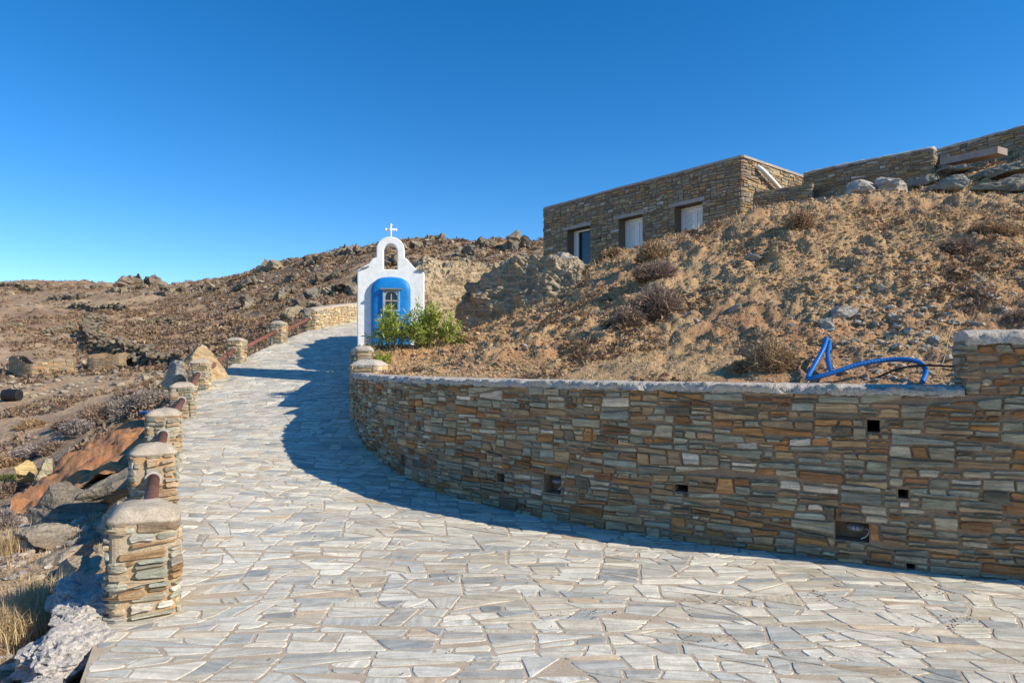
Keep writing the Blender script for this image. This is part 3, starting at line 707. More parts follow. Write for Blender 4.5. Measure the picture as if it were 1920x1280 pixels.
# blue apse: rounded-box plan, domed top
ax, bx_ = sx(731), .0; hw = 36.5*sc; zsp = sz(548); ztop = sz(519); m = MB(); rings = []
def plan(k, kd, z):
    a = np.linspace(math.pi, 2*math.pi, 41); c, s_ = np.cos(a), np.sin(a); e = 2/3.6
    x = np.sign(c)*np.abs(c)**e*hw*k; y = -np.abs(s_)**e*.13*kd
    return np.stack([ax+x, SD-.002+y, np.full(41, z)], 1)
for z in np.linspace(SZ, zsp, 8): rings.append(plan(1, 1, z))
for t in np.linspace(.06, 1, 14):
    q = (1-t**2.5)**(1/2.5); rings.append(plan(max(q, .02), max(q, .02)*.98+.02, zsp+(ztop-zsp)*t))
m.add(np.concatenate(rings), grid_faces(len(rings), 41)); aps = m.build('blue_apse', M['blue'], shr, True)
yf = SD-.13                                            # front of the apse
win = bpy.data.objects.new('window', None); 
m = MB()
def fbar(m, x0, x1, y0, y1, ya, yb, **k): m.box(((sx(x0)+sx(x1))/2, (ya+yb)/2, (sz(y0)+sz(y1))/2), (abs(sx(x1)-sx(x0)), abs(yb-ya), abs(sz(y0)-sz(y1))), **k)
bpy.data.objects.remove(win)
fbar(m, 716.5, 719.2, 545, 583, yf-.05, yf+.03); fbar(m, 745, 747.7, 545, 583, yf-.05, yf+.03); fbar(m, 716.5, 747.7, 583, 585, yf-.052, yf+.03)
wsur = m.build('window_surround', plain('pale_blue_paint', (.20, .48, .74), .5, .4), shr)
m = MB()
for q in ((719.2, 721.2, 546, 583), (743, 745, 546, 583), (721.2, 743, 581, 583), (731.1, 733, 552, 581), (721.2, 743, 564, 566)): fbar(m, *q, yf-.04, yf-.012)
pts = arc(732.1, 558, 10.9, 9.5, 180, 0, 15)           # arched head of the frame
for (a, b), (c, d) in zip(pts[:-1], pts[1:]):
    v = [(sx(a), yy, sz(b)) for yy in (yf-.04, yf-.012)]+[(sx(c), yy, sz(d)) for yy in (yf-.04, yf-.012)]+[(sx(c), yy, sz(546)) for yy in (yf-.04, yf-.012)]+[(sx(a), yy, sz(546)) for yy in (yf-.04, yf-.012)]
    m.add(v, [(0, 2, 4, 6), (1, 7, 5, 3), (0, 1, 3, 2)])
wf = m.build('window_frame', M['woodframe'], shr)
m = MB(); fbar(m, 719, 745, 546, 583, yf-.02, yf+.01); m.build('window_glass', M['glass'], shr)
m = MB(); fbar(m, 712, 751, 542, 545, yf-.09, yf+.02); m.build('window_hood', M['slate'], shr)
# cross, slates
m = MB(); cx_ = sx(730.2); cy_ = SD+.16
m.tube([(cx_, cy_, sz(445)), (cx_, cy_, sz(431)), (cx_, cy_, sz(421.5))], [.026, .019, .022], 8)
m.tube([(sx(722), cy_, sz(428)), (sx(730), cy_, sz(427.5)), (sx(738.5), cy_, sz(428))], [.022, .016, .022], 8)
ico = None
def icos(sub):
    bm = bmesh.new(); bmesh.ops.create_icosphere(bm, subdivisions=sub, radius=1); v = np.array([q.co[:] for q in bm.verts]); f = np.array([[q.index for q in t.verts] for t in bm.faces]); bm.free(); return v, f
ICO = {k: icos(k) for k in (1, 2, 3, 4, 5)}
for a, b in ((730.2, 419.5), (721, 428), (739.5, 428)): m.add(ICO[2][0]*np.array([.034, .026, .034])+np.array([sx(a), cy_, sz(b)]), ICO[2][1])
m.build('cross', M['plaster'], shr, True)
for a, b, an in ((684, 502.5, .32), (786, 506, -.10)):
    m = MB(); ca, sa = math.cos(an), math.sin(an); m.box((sx(a), SD+.13, sz(b)), (.17, .34, .022), ax=[(ca, 0, sa), (0, 1, 0), (-sa, 0, ca)]); m.build('shoulder_slate', M['slate'], shr)
# plinth
m = MB(); m.box((sx(731), SD+.05, SZ-.30), (1.36, .9, .598)); m.build('plinth', M['cement'], shr); shr.rotation_euler = (0, 0, R(8))

# ------------------------------------------------------------ house
C0 = np.array([6.77, 20.15]); DV = np.array([-.629, .777]); DV /= np.linalg.norm(DV); NV = np.array([-DV[1], DV[0]]); 
if NV@np.array([-1, -1]) < 0: NV = -NV
ROOF = 7.66; HL = 9.07; HW = 6.0
def house_u(px):
    k = (px-960)/F; # C0x+D x u = k (C0y + Dy u)
    return (k*C0[1]-C0[0])/(DV[0]-k*DV[1])
front = [C0-NV*HW, C0-NV*.06]+[C0-NV*.03+DV*.03]+[C0+DV*.06]+[C0+DV*u for u in np.linspace(.4, HL-.5, 20)]+[C0+DV*HL-DV*.5*(1-math.sin(a))-NV*.5*(1-math.cos(a)) for a in np.linspace(.2, math.pi/2, 6)]+[C0+DV*HL-NV*HW]
HP_ = Path(front, 1, False, .05)
if HP_.n[len(HP_.n)//2]@NV < 0: HP_ = Path(front, -1, False, .05)
Lside = HW
ops = []
for (a, b) in ((1265, 1317), (1160, 1204.5), (1064, 1106.5)):
    ua, ub = house_u(a), house_u(b); ops.append((ub, ua))
offs = HP_.u[np.argmin(np.linalg.norm(HP_.p-(C0+DV*2), axis=1))]-2
ZF, ZO = 4.3, 6.62
hh = [(a+offs, b+offs, ZF, ZO, .42) for a, b in ops]
hs = thing('stone_house', (C0[0], C0[1], 4.3), 'flat-roofed stone house with three white shuttered openings on the hill', 'house')
mb = MB(); stone_wall(mb, HP_, lambda x, y: 3.9, lambda x, y: ROOF, PAL_HOUSE, 17, hh, amin=.02, amax=.085, asp=(1.3, 3.6), ch=(.4, .6), cw=(.8, 1.5), joint=(.005, .014), relief=(.01, .035), bev=.012, round_k=.014)
a_, b_ = C0-NV*HW, C0+DV*HL-NV*HW
mb.add([(*a_, 3.9), (*b_, 3.9), (*b_, ROOF), (*a_, ROOF)], [(0, 1, 2, 3)], 0)
mb.build('wall', [M['house_mortar'], M['wallstone']], hs)
m = MB(); pl = np.array([q for q in front]); cc = pl.mean(0); ou = pl+(pl-cc)/np.linalg.norm(pl-cc, axis=1)[:, None]*.05; n = len(pl)
m.add(np.concatenate([np.c_[ou, np.full(n, ROOF+.003)], np.c_[ou, np.full(n, ROOF+.075)]]), [tuple(range(n)), tuple(range(n, 2*n))]+[(i, (i+1) % n, n+(i+1) % n, n+i) for i in range(n)]); m.build('roof', M['concrete'], hs)
def hp(u, dpt, z): return (*(C0+DV*u-NV*dpt), z)
AX = [(*DV, 0), (*NV, 0), (0, 0, 1)]
for k, (a, b) in enumerate(ops):
    m = MB(); m.box(hp((a+b)/2+.05, .18, ZO+.062), (b-a+.30, .46, .12), ax=AX); m.build('lintel', M['concrete'], hs)
    m = MB(); w_ = b-a; fz = ZO-.01
    for u0_, u1_ in ((a+.004, a+.07), (b-.07, b-.004)): m.box(hp((u0_+u1_)/2, .37, (ZF+fz)/2), (u1_-u0_, .07, fz-ZF), ax=AX)
    m.box(hp((a+b)/2, .37, fz-.035), (w_-.145, .07, .07), ax=AX)
    if k < 2:
        dr = m.build('shuttered_door', M['white'], hs); leafs = ((a+.075, (a+b)/2-.004), ((a+b)/2+.004, b-.075))
        for p, q in leafs:
            m = MB()
            for u0_, u1_ in ((p, p+.08), (q-.08, q)): m.box(hp((u0_+u1_)/2, .375, (ZF+fz-.07)/2), (u1_-u0_, .04, fz-.075-ZF), ax=AX)
            for z in (ZF+.05, (ZF+ZO)/2, fz-.12): m.box(hp((p+q)/2, .375, z), (q-p-.165, .04, .09), ax=AX)
            z = ZF+.12
            ca, sa = math.cos(1.2), math.sin(1.2)
            while z < fz-.18: m.box(hp((p+q)/2, .38, z), (q-p-.165, .05, .012), ax=[(*DV, 0), (NV[0]*ca, NV[1]*ca, -sa), (NV[0]*sa, NV[1]*sa, ca)]); z += .055
            m.box(hp((p+q)/2, .397, (ZF+fz)/2), (q-p-.15, .006, fz-ZF-.1), ax=AX)
            sh = m.build('shutter', M['white'], hs); sh.parent = dr; sh.matrix_parent_inverse = dr.matrix_world.inverted()@hs.matrix_basis.inverted() if False else sh.matrix_parent_inverse
    else:
        dr = m.build('glazed_door', M['white'], hs); m = MB(); m.box(hp((a+b)/2, .39, (ZF+ZO)/2), (w_-.15, .01, ZO-ZF-.1), ax=AX); g = m.build('glass', M['glass'], hs); g.parent = dr
        m = MB(); m.box(hp(b-.16, .365, (ZF+ZO)/2), (.17, .05, ZO-ZF-.15), ax=AX); g = m.build('door_leaf', M['white'], hs); g.parent = dr
# side pipe
def side(s, z, o=.0): return np.array([*(C0-NV*s-DV*o), z])
def side_px(px, py):
    k = (px-960)/F; a = C0; d = -NV; s = (k*a[1]-a[0])/(d[0]-k*d[1]); q = a+d*s; return s, EYE+(HZ-py)/F*q[1]
s0, za = side_px(1417, 315); s1, zb_ = side_px(1455, 357)
m = MB(); m.tube([side(s0, za, -.02), side(s0, za, .09), side(s0+.06, za-.06, .15), side((s0+s1)/2, (za+zb_)/2, .15), side(s1, zb_, .15)], .07, 14); m.build('drainpipe', M['pvc'], hs, True)

# terrace walls to the right of the house ------------------------
def zb_fn(x, y): return float(bf(np.array([[x, y]]))[0])-.8
TW = [(7.0, 19.75), (7.9, 19.5), (8.5, 19.3)]
loop_wall('terrace_wall', TW, .2, zb_fn, lambda x, y: 6.50+.1*(x-7.1), PAL_HOUSE, 201, 'low stone wall stub between the house corner and the higher terrace wall', cap=False, amin=.01, amax=.055, ch=(.3, .45), cw=(.7, 1.2))
loop_wall('terrace_wall', [(8.62, 20.0), (9.5, 19.0), (10.3, 18.25), (10.95, 17.65)], .22, zb_fn, lambda x, y: 7.10, PAL_HOUSE, 203, 'dark stone terrace wall behind the pale boulder, ending in a sunlit corner', capm='cement', amin=.01, amax=.06, ch=(.3, .5), cw=(.6, 1.1))
loop_wall('terrace_wall', [(11.35, 18.4), (12.4, 16.5), (13.6, 14.4), (14.4, 13)], .2, zb_fn, lambda x, y: 7.24+.012*(18.4-y), PAL_HOUSE, 207, 'uppermost stone terrace wall running out of the frame at top right', capm='cement', amin=.01, amax=.06, ch=(.3, .5), cw=(.6, 1.1))

# ------------------------------------------------------------ rocks
def rock_geo(seed, size, sub=3, cuts=9, rough=.06, flat=0, strata=0):
    r = np.random.default_rng(seed); v, f = ICO[sub]; v = v.copy()
    for _ in range(cuts):
        n = r.normal(size=3); n /= np.linalg.norm(n); c = r.uniform(.35, .8); d = v@n-c; v = v-np.where(d > 0, d, 0)[:, None]*n
    o = r.uniform(0, 99, 3)
    k = fbm(v[:, 0]*2+o[0], v[:, 1]*2+o[1], v[:, 2]*2+o[2], 4, seed % 97)
    k2 = np.abs(fbm(v[:, 0]*5+o[1], v[:, 1]*5+o[2], v[:, 2]*7+o[0], 3, seed % 89))
    v = v*(1+rough*(k*2-k2*1.6))[:, None]
    if strata: v[:, :2] *= (1+strata*noise(v[:, 2]*0, v[:, 2]*0, v[:, 2]*7+o[0], seed % 53))[:, None]
    return v*np.array(size), f
def rotm(rx, ry, rz):
    cx, sx_, cy, sy_, cz, sz_ = math.cos(rx), math.sin(rx), math.cos(ry), math.sin(ry), math.cos(rz), math.sin(rz)
    A = np.array([[1, 0, 0], [0, cx, -sx_], [0, sx_, cx]]); B = np.array([[cy, 0, sy_], [0, 1, 0], [-sy_, 0, cy]]); C_ = np.array([[cz, -sz_, 0], [sz_, cz, 0], [0, 0, 1]])
    return C_@B@A
RC = [(.33, .27, .19), (.30, .25, .18), (.38, .31, .21), (.27, .24, .19), (.23, .18, .13)]
def rock(name, loc, size, seed, label, cat='rock', group=None, col=None, rot=(0, 0, 0), sub=4, cuts=10, rough=.05, strata=.05, smooth=False, mat='rock'):
    v, f = rock_geo(seed, size, sub, cuts, rough, strata=strata); g = v*1.0; v = v@rotm(*rot).T
    m = MB(); m.add(v+np.array(loc), f, 0, col or RC[seed % 5], g+seed*3.1); o = m.build(name, M[mat], None, smooth)
    return tag(o, label, cat, group)
# big outcrops on the bank
def hull_rock(name, pts, label, col, seed, group=None, cuts=5, amp=.05, mat='rock', cat='rock'):
    bm = bmesh.new(); [bm.verts.new(tuple(p)) for p in pts]; r_ = bmesh.ops.convex_hull(bm, input=bm.verts)
    bmesh.ops.delete(bm, geom=[v for v in bm.verts if not v.link_faces], context='VERTS')
    for _ in range(cuts):
        bmesh.ops.subdivide_edges(bm, edges=[e for e in bm.edges], cuts=1, use_grid_fill=True)
        bmesh.ops.triangulate(bm, faces=bm.faces)
        if _ in (0, 1): bmesh.ops.smooth_vert(bm, verts=bm.verts, factor=.35, use_axis_x=True, use_axis_y=True, use_axis_z=True)
    bm.normal_update(); v = np.array([q.co[:] for q in bm.verts]); n = np.array([q.normal[:] for q in bm.verts]); f = np.array([[q.index for q in t.verts] for t in bm.faces]); bm.free()
    d = amp*(1.6*fbm(v[:, 0]*.9, v[:, 1]*.9, v[:, 2]*.9, 3, seed)+.9*fbm(v[:, 0]*3, v[:, 1]*3, v[:, 2]*4, 3, seed+5)-.9*np.abs(fbm(v[:, 0]*7, v[:, 1]*7, v[:, 2]*9, 3, seed+9)))
    v2 = v+n*d[:, None]; m = MB(); m.add(v2, f, 0, col, v+seed); return tag(m.build(name, M[mat]), label, cat, group)
hull_rock('boulder', [P(745, 690, 16.8), P(905, 690, 16.5), P(765, 505, 17.9), P(800, 492, 18), P(832, 481, 18.3), P(890, 480, 18.6), P(925, 500, 19), P(760, 520, 21), P(930, 505, 21), P(745, 690, 20), P(935, 640, 20), (-3.3, 15.6, 1.6), (-3.1, 15.65, 3.05), (-2.3, 15.65, 3.15), (-3.3, 17.3, 3.4), (-3.6, 18.0, 1.8)], 'huge sunlit tan boulder immediately right of the white shrine', (.46, .36, .23), 12, amp=.11, cuts=6)  # hull reaches unseen behind the shrine, added to shade the road there
hull_rock('boulder', [P(795, 660, 17.4), P(815, 588, 17.6), P(885, 524, 17.4), P(945, 488, 17.0), P(1010, 478, 16.7), P(1070, 471, 16.3), P(1096, 486, 15.9), P(1098, 540, 15.4), P(980, 690, 15.7), P(880, 700, 16.4), P(1000, 500, 19.5), P(1110, 492, 18.5), P(1120, 600, 18), P(900, 620, 19.5)], 'long dark pitted boulder slab climbing towards the house corner', (.43, .35, .24), 25, amp=.10, cuts=6)
rock('boulder', P(1055, 505, 18.4)+np.array([0, .4, 0]), (.75, .8, .62), 31, 'rounded pale rock under the left corner of the stone house', col=(.42, .37, .29), rot=(0, -.3, .3))
rock('boulder', P(1618, 353, 15.4)+np.array([0, 0, -.08]), (.66, .5, .38), 33, 'left half of the pale boulder below the terrace wall', col=(.46, .43, .37), rot=(0, .0, .2), cuts=12)
rock('boulder', P(1672, 350, 15.2)+np.array([0, 0, -.05]), (.46, .5, .34), 34, 'right half of the pale boulder below the terrace wall', col=(.48, .45, .39), rot=(0, -.1, .5), cuts=12)
rock('boulder', P(1634, 362, 15.5), (.17, .2, .16), 35, 'small blue-grey stone wedged beneath the pale boulder', col=(.36, .42, .44))
def ledge(front, back, label, seed, col):
    f_ = [P(a_, b_ - 4, d_*.965) for a_, b_, d_ in front]; b_ = [q+np.array([.35, back, .02]) for q in f_]
    hull_rock('rock_slab', f_+b_, label, col, seed, 'rock ledges on the hilltop', cuts=4, amp=.035, cat='rock')
ledge([(1742, 356, 13.7), (1760, 338, 13.7), (1818, 324, 13.3), (1832, 342, 13.0), (1815, 358, 13.0)], 1.3, 'dark block of rock with a pale top edge below the uppermost wall', 41, (.33, .29, .23))
ledge([(1822, 328, 14.2), (1870, 306, 14.0), (1925, 291, 13.6), (2000, 283, 13), (2000, 318, 12.8), (1920, 320, 13.2), (1840, 336, 13.8)], 1.6, 'large dark tilted rock ledge at the right edge of the hilltop', 42, (.28, .25, .18))
ledge([(1806, 360, 12.8), (1850, 343, 12.7), (1905, 327, 12.5), (2000, 312, 12.1), (2000, 356, 11.9), (1920, 362, 12.1)], 1.0, 'long dark slab below the large tilted ledge', 43, (.30, .27, .20))
ledge([(1758, 322, 16.3), (1764, 308, 16.3), (1832, 302, 15.6), (1836, 316, 15.4), (1800, 322, 15.7)], .9, 'flat stone layer under the concrete block', 44, (.34, .30, .24))
ledge([(1690, 352, 16.6), (1700, 338, 16.6), (1760, 322, 16.0), (1768, 338, 15.8), (1740, 350, 15.9)], .8, 'thin dark slab at the foot of the sunlit wall corner', 45, (.30, .26, .20))
m = MB(); a = P(1772, 306, 16.3); b = P(1880, 283, 15.2); c = (a+b)/2; t = (b-a); L = np.linalg.norm(t); t /= L; up = np.array([0, 0, 1.]); s_ = np.cross(t, up); s_ /= np.linalg.norm(s_); up = np.cross(s_, t)
m.box(c, (L, .4, .15), ax=[t, s_, up]); tag(m.build('concrete_block', M['footing']), 'pinkish grey concrete block lying below the uppermost wall', 'concrete block')
m = MB(); a = P(1452, 396, 18.6); b = P(1548, 379, 17.9); c = (a+b)/2; t = (b-a); L = np.linalg.norm(t); t /= L; s_ = np.cross(t, (0, 0, 1.)); s_ /= np.linalg.norm(s_); up = np.cross(s_, t)
m.box(c, (L, .3, .24), ax=[t, s_, up]); tag(m.build('concrete_footing', M['footing']), 'flat grey concrete strip at the foot of the low wall stub', 'concrete strip')

# left of the road: rock slabs, cement lumps, lichen boulders
rock('boulder', P(372, 672, 15.6)+np.array([0, 0, -.18]), (.95, .5, .52), 52, 'tan boulder with orange lichen leaning behind the left pillars', col=(.50, .37, .22), rot=(.1, .42, .2), cuts=7, rough=.04)
rock('boulder', P(330, 700, 15.2)+np.array([0, 0, -.1]), (.42, .4, .42), 53, 'grey pointed rock beside the tan boulder behind the pillars', col=(.36, .34, .30), rot=(0, -.5, .2))
SL = [(205, 905, 7.6, (.85, .55, .26), (.2, -.45, .5), 'long dark striped rock slab left of the second pillar'), (120, 935, 7.2, (.42, .35, .26), (.1, .1, .2), 'dark square-edged rock between the striped slabs'), (85, 990, 6.5, (.36, .3, .2), (.1, .15, .1), 'dark layered rock below the red soil'),
      (95, 1045, 5.9, (.75, .45, .17), (.1, -.45, .4), 'broad grey slab sloping down left of the corner pillar'), (140, 1050, 5.4, (.34, .3, .15), (.1, -.4, .3), 'tan rock beside the corner pillar'), (55, 1020, 6.4, (.2, .15, .06), (0, -.2, .3), 'pale thin stone lying on the dark rocks'), (62, 1190, 4.6, (.13, .1, .035), (.1, -.3, .4), 'small bluish flat stone on the dry grass'),
      (52, 885, 11.2, (.26, .22, .19), (0, .2, .2), 'small boulder with orange lichen at the left edge'), (85, 888, 11.0, (.24, .2, .25), (0, .4, .3), 'pale upright boulder beside the lichen boulder'), (150, 1190, 4.1, (.12, .1, .06), (0, 0, .3), 'broken stone beside the cement lump'), (225, 960, 6.3, (.3, .22, .12), (.2, -.5, .3), 'small tilted slab behind the corner pillar')]
for i, (a, b, d, s3, ro, lb) in enumerate(SL):
    if i == 9: continue
    rock('rock_slab' if i not in (7, 8) else 'boulder', P(a, b, d)-np.array([0, 0, .10 if i < 5 else 0]), s3, 60+i, lb, 'rock', 'rocks left of the road', col=[(.32, .27, .20), (.27, .23, .18), (.33, .28, .21), (.38, .31, .23), (.44, .34, .23), (.50, .47, .42), (.42, .50, .55), (.52, .38, .18), (.48, .41, .28), (.4, .4, .4), (.36, .30, .22)][i], rot=ro, cuts=9, rough=.06, strata=.08)
for i, (a, b, d, s3, lb) in enumerate([(130, 1215, 3.95, (.26, .30, .16), 'lumpy rough cement mound at the broken road edge'), (165, 1095, 4.7, (.22, .36, .14), 'rough pale cement apron left of the corner pillar'), (170, 1140, 4.35, (.22, .30, .13), 'shaded cement apron at the foot of the corner pillar'), (60, 1285, 3.5, (.16, .12, .06), 'small cement lump in the bottom left corner')]):
    rock('cement_lump', P(a, b, d)+np.array([0, 0, -.04]), s3, 80+i, lb, 'cement', 'rough cement lumps by the road edge', rough=.085, cuts=3, mat='pebblecrete', rot=(0, 0, .3), sub=5)
# red soil spoil on the embankment
def zred(x, y, fine=True): x = np.asarray(x); y = np.asarray(y); return zhill(x, y)+.06+.10*fbm(x/.6, y/.6, oct=4, seed=77, gain=.6)+.03*np.abs(fbm(x/.12, y/.12, oct=2, seed=79))
m = MB(); PXg, Dg = np.meshgrid(np.arange(20, 290, 3.0), np.exp(np.arange(math.log(6.5), math.log(19), .008))); Xg = (PXg-960)/F*Dg; rc = P(170, 855, 11.3)
u = (Xg+6.9)*.86+(Dg-11.5)*.5; v = -(Xg+6.9)*.5+(Dg-11.5)*.86
kk = (np.abs(Xg-(xl(Dg)-1.35))*1.0 < 1.15+.35*noise(Dg*1.2, Dg*0, seed=3)) & (Dg > 8.3) & (Dg < 17)
m.add(np.stack([Xg, Dg, zred(Xg, Dg)], -1).reshape(-1, 3), grid_faces(PXg.shape[0], PXg.shape[1], kk)); tag(m.build('embankment', M['red'], None, True), 'bare red soil embankment below the left pillars', kind='structure')

# rubble on the bank: the larger stones one by one
RB = [(1585, 595, .17), (1555, 618, .16), (1690, 600, .10), (1740, 585, .09), (1700, 625, .10), (1790, 610, .09), (1640, 612, .08), (1812, 650, .09), (1655, 545, .07), (1380, 583, .11), (1308, 605, .06), (985, 655, .09), (1600, 645, .08), (1680, 655, .09), (1860, 560, .08), (1755, 640, .08), (1410, 490, .12), (1205, 635, .07), (1530, 610, .08), (1120, 590, .06)]
for i, (a, b, s) in enumerate(RB):
    h = hit(a, b, zbank, 5, 30); k = h[1]/7
    rock('loose_stone', h+np.array([0, 0, s*k*.25]), (s*k*1.15, s*k*.8, s*k*.5), 300+i, ['flat grey stone above the blue hose', 'flat grey stone touching the top of the blue hose'][i] if i < 2 else 'loose grey stone lying on the dry soil bank', 'stone', 'loose stones on the bank', rot=(.3, .2*(i % 3-1), i*1.3), sub=3, col=[(.42, .40, .35), (.36, .36, .33), (.50, .46, .39)][i % 3], rough=.08)

# ------------------------------------------------------------ scattered ground cover (stuff)
def scatter_pebbles(name, n, fpos, smin, smax, label, pal, seed, sub=1):
    r = np.random.default_rng(seed); v0, f0 = ICO[sub]; X, Y, Z = fpos(n, r); n = len(X)
    s = np.exp(r.uniform(math.log(smin), math.log(smax), n))*np.clip(Y/9, .7, 6)
    sh = np.stack([s*r.uniform(.7, 1.4, n), s*r.uniform(.6, 1.1, n), s*r.uniform(.35, .7, n)], 1)
    V = v0[None]*(1+r.uniform(-.25, .25, (n, len(v0), 1)))*sh[:, None]; a = r.uniform(0, 6.28, n); ca, sa = np.cos(a)[:, None], np.sin(a)[:, None]
    W = V.copy(); W[..., 0] = V[..., 0]*ca-V[..., 1]*sa; W[..., 1] = V[..., 0]*sa+V[..., 1]*ca
    W += np.stack([X, Y, Z+sh[:, 2]*.2], 1)[:, None]; Fc = (f0[None]+np.arange(n)[:, None, None]*len(v0)).reshape(-1, 3)
    pc = np.array(pal)[r.integers(0, len(pal), n)]*r.uniform(.75, 1.2, (n, 1)); m = MB(); m.add(W.reshape(-1, 3), Fc, 0, np.repeat(pc, len(v0), 0)); return tag(m.build(name, M['pebble']), label, kind='stuff')
def bank_pts(wt=lambda px, d: 1.0, dmax=20):
    def f(n, r):
        px = r.uniform(680, 1990, n*3); d = np.exp(r.uniform(math.log(5.2), math.log(dmax), n*3)); X = (px-960)/F*d
        k = in_bank(X, d) & (r.uniform(0, 1, n*3) < wt(px, d)) & (wall_dist(X, d) > .36); X = X[k][:n]; d = d[k][:n]; return X, d, zbank(X, d)
    return f
scatter_pebbles('gravel', 9000, bank_pts(lambda px, d: np.clip((px-900)/1500+.25, .15, 1)), .008, .026, 'small pale stones strewn over the soil bank', [(.44, .37, .27), (.36, .31, .25), (.50, .38, .24), (.34, .30, .26), (.42, .29, .18)], 5)
scatter_pebbles('stone_chips', 34000, bank_pts(lambda px, d: np.clip(.7+noise((px-960)/F*d*1.1+9, d*1.1, seed=191)*.9, .1, 1)), .004, .014, 'pale stone chips and straw litter covering the bank', [(.66, .52, .34), (.74, .62, .44), (.56, .42, .26), (.60, .50, .38), (.30, .20, .12)], 45)
scatter_pebbles('soil_clods', 24000, bank_pts(lambda px, d: np.clip(.45+noise((px-960)/F*d*.7, d*.7, seed=91)*1.3, .03, 1)), .006, .034, 'crumbly brown soil clods all over the bank', [(.50, .33, .17), (.44, .28, .14), (.56, .39, .21), (.41, .24, .13)], 35)
scatter_pebbles('gravel', 2600, bank_pts(lambda px, d: np.clip(1-np.abs(px-1720)/260, 0, 1)*np.clip((10-d)/3, 0, 1)), .02, .06, 'grey rubble heap around the blue hose', [(.38, .34, .28), (.31, .29, .26), (.44, .37, .28), (.36, .27, .18)], 6, 2)
def grass_blades(name, X, Y, Z, r, hmin, hmax, wid, label, pal, spread=1.0, mat='straw', kind='stuff', parent=None, cat=None, lean=.6):
    n = len(X); h = r.uniform(hmin, hmax, n)*np.clip(Y/9, .6, 3); a = r.uniform(0, 6.28, n); ln = r.uniform(.1, lean, n)*spread
    dx, dy = np.cos(a)*ln, np.sin(a)*ln; wx, wy = -np.sin(a), np.cos(a); w_ = wid*np.clip(Y/7, .8, 5)
    b = np.stack([X, Y, Z], 1); W = np.stack([wx, wy, wx*0], 1)*w_[:, None]/2
    mid = b+np.stack([dx*h*.4, dy*h*.4, h*.6], 1); top = b+np.stack([dx*h*1.1, dy*h*1.1, h*(1-.25*ln)], 1)
    V = np.stack([b-W, b+W, mid+W*.7, mid-W*.7, top], 1); base = np.arange(n)[:, None]*5
    q = np.concatenate([base+np.array([0, 1, 2, 3])], 0); t3 = base+np.array([3, 2, 4]); pc = np.array(pal)[r.integers(0, len(pal), n)]*r.uniform(.7, 1.25, (n, 1))
    m = MB(); m.add(V.reshape(-1, 3), q, 0, np.repeat(pc, 5, 0)); m.f.append(t3); m.mi.append(np.zeros(n, int))
    o = m.build(name, M[mat], parent); return tag(o, label, cat, kind=kind)
STRAW = [(.60, .43, .23), (.68, .52, .31), (.52, .34, .17), (.44, .28, .15)]
r = np.random.default_rng(9); X, Y, Z = bank_pts(lambda px, d: np.clip(noise((px-960)/F*d*.9, d*.9, seed=51)*1.6+.35, 0.02, 1), 19)(24000, r)
grass_blades('dry_grass', X, Y, Z-.005, r, .02, .07, .005, 'short dry straw growing over the soil bank', STRAW)
# crest grass
r = np.random.default_rng(10); X, Y, Z = bank_pts(lambda px, d: np.clip(1-np.abs(d-(13.5+(1400-px)*.008))/1.3, 0, 1)*.8, 22)(7000, r)
grass_blades('dry_grass', X, Y, Z-.01, r, .05, .14, .006, 'dry grass fringe along the crest of the bank', STRAW)

# ------------------------------------------------------------ shrubs
def dry_shrub(c, rx, rz, n, pal, seed, label, group=None, name='dry_shrub', cat='shrub', w_=.004, zf=None):
    """domed thicket of fine forked twigs"""
    r = np.random.default_rng(seed); c = np.array(c, float); th = thing(name, c, label, cat, group)
    def twigs(n, spr):
        a = r.uniform(0, 2*math.pi, n); e = np.arcsin(r.uniform(-.05, 1, n)); rr = r.uniform(.6, 1.05, n)
        lump = 1+.22*noise(np.cos(a)*2+seed, np.sin(a)*2, e*2, seed)
        tip = np.stack([np.cos(a)*np.cos(e)*rx*rr*lump, np.sin(a)*np.cos(e)*rx*rr*lump, np.sin(e)*rz*rr*lump], 1); return tip
    m = MB(); tip = twigs(n, 1); root = tip*r.uniform(.55, .9, (n, 1))+r.normal(0, .09*rx, (n, 3))
    d = tip-root; L = np.linalg.norm(d, axis=1)[:, None]; s = np.cross(d, r.normal(size=(n, 3))); s /= np.linalg.norm(s, axis=1)[:, None]+1e-9; s *= w_*np.clip(c[1]/7, .8, 8)
    mid = (root+tip)/2+r.normal(0, .08, (n, 3))*L
    V = np.stack([root-s, root+s, mid+s*.8, mid-s*.8, tip], 1)+c; base = np.arange(n)[:, None]*5
    pc = np.array(pal)[r.integers(0, len(pal), n)]*r.uniform(.6, 1.3, (n, 1))
    m.add(V.reshape(-1, 3), base+np.array([0, 1, 2, 3]), 0, np.repeat(pc, 5, 0)); m.f.append(base+np.array([3, 2, 4])); m.mi.append(np.zeros(n, int))
    m.build('twigs', M['twig'], th)
    m = MB(); k = 9
    for i in range(k):
        a = i*2.4+seed; e = .5+.5*r.random(); t = np.array([math.cos(a)*math.cos(e)*rx, math.sin(a)*math.cos(e)*rx, math.sin(e)*rz])*.75
        m.tube([c+np.array([0, 0, -.05]), c+t*.45+r.normal(0, .02, 3), c+t], [.012, .008, .003], 5, col=(.2, .14, .1))
    m.build('stems', M['twig'], th); return th
PURP = [(.36, .26, .19), (.28, .20, .15), (.45, .33, .24), (.23, .165, .13)]; TANS = [(.48, .33, .18), (.38, .25, .14), (.56, .41, .24), (.30, .19, .11)]; GREYB = [(.40, .34, .30), (.32, .26, .23), (.47, .40, .34), (.24, .19, .17)]
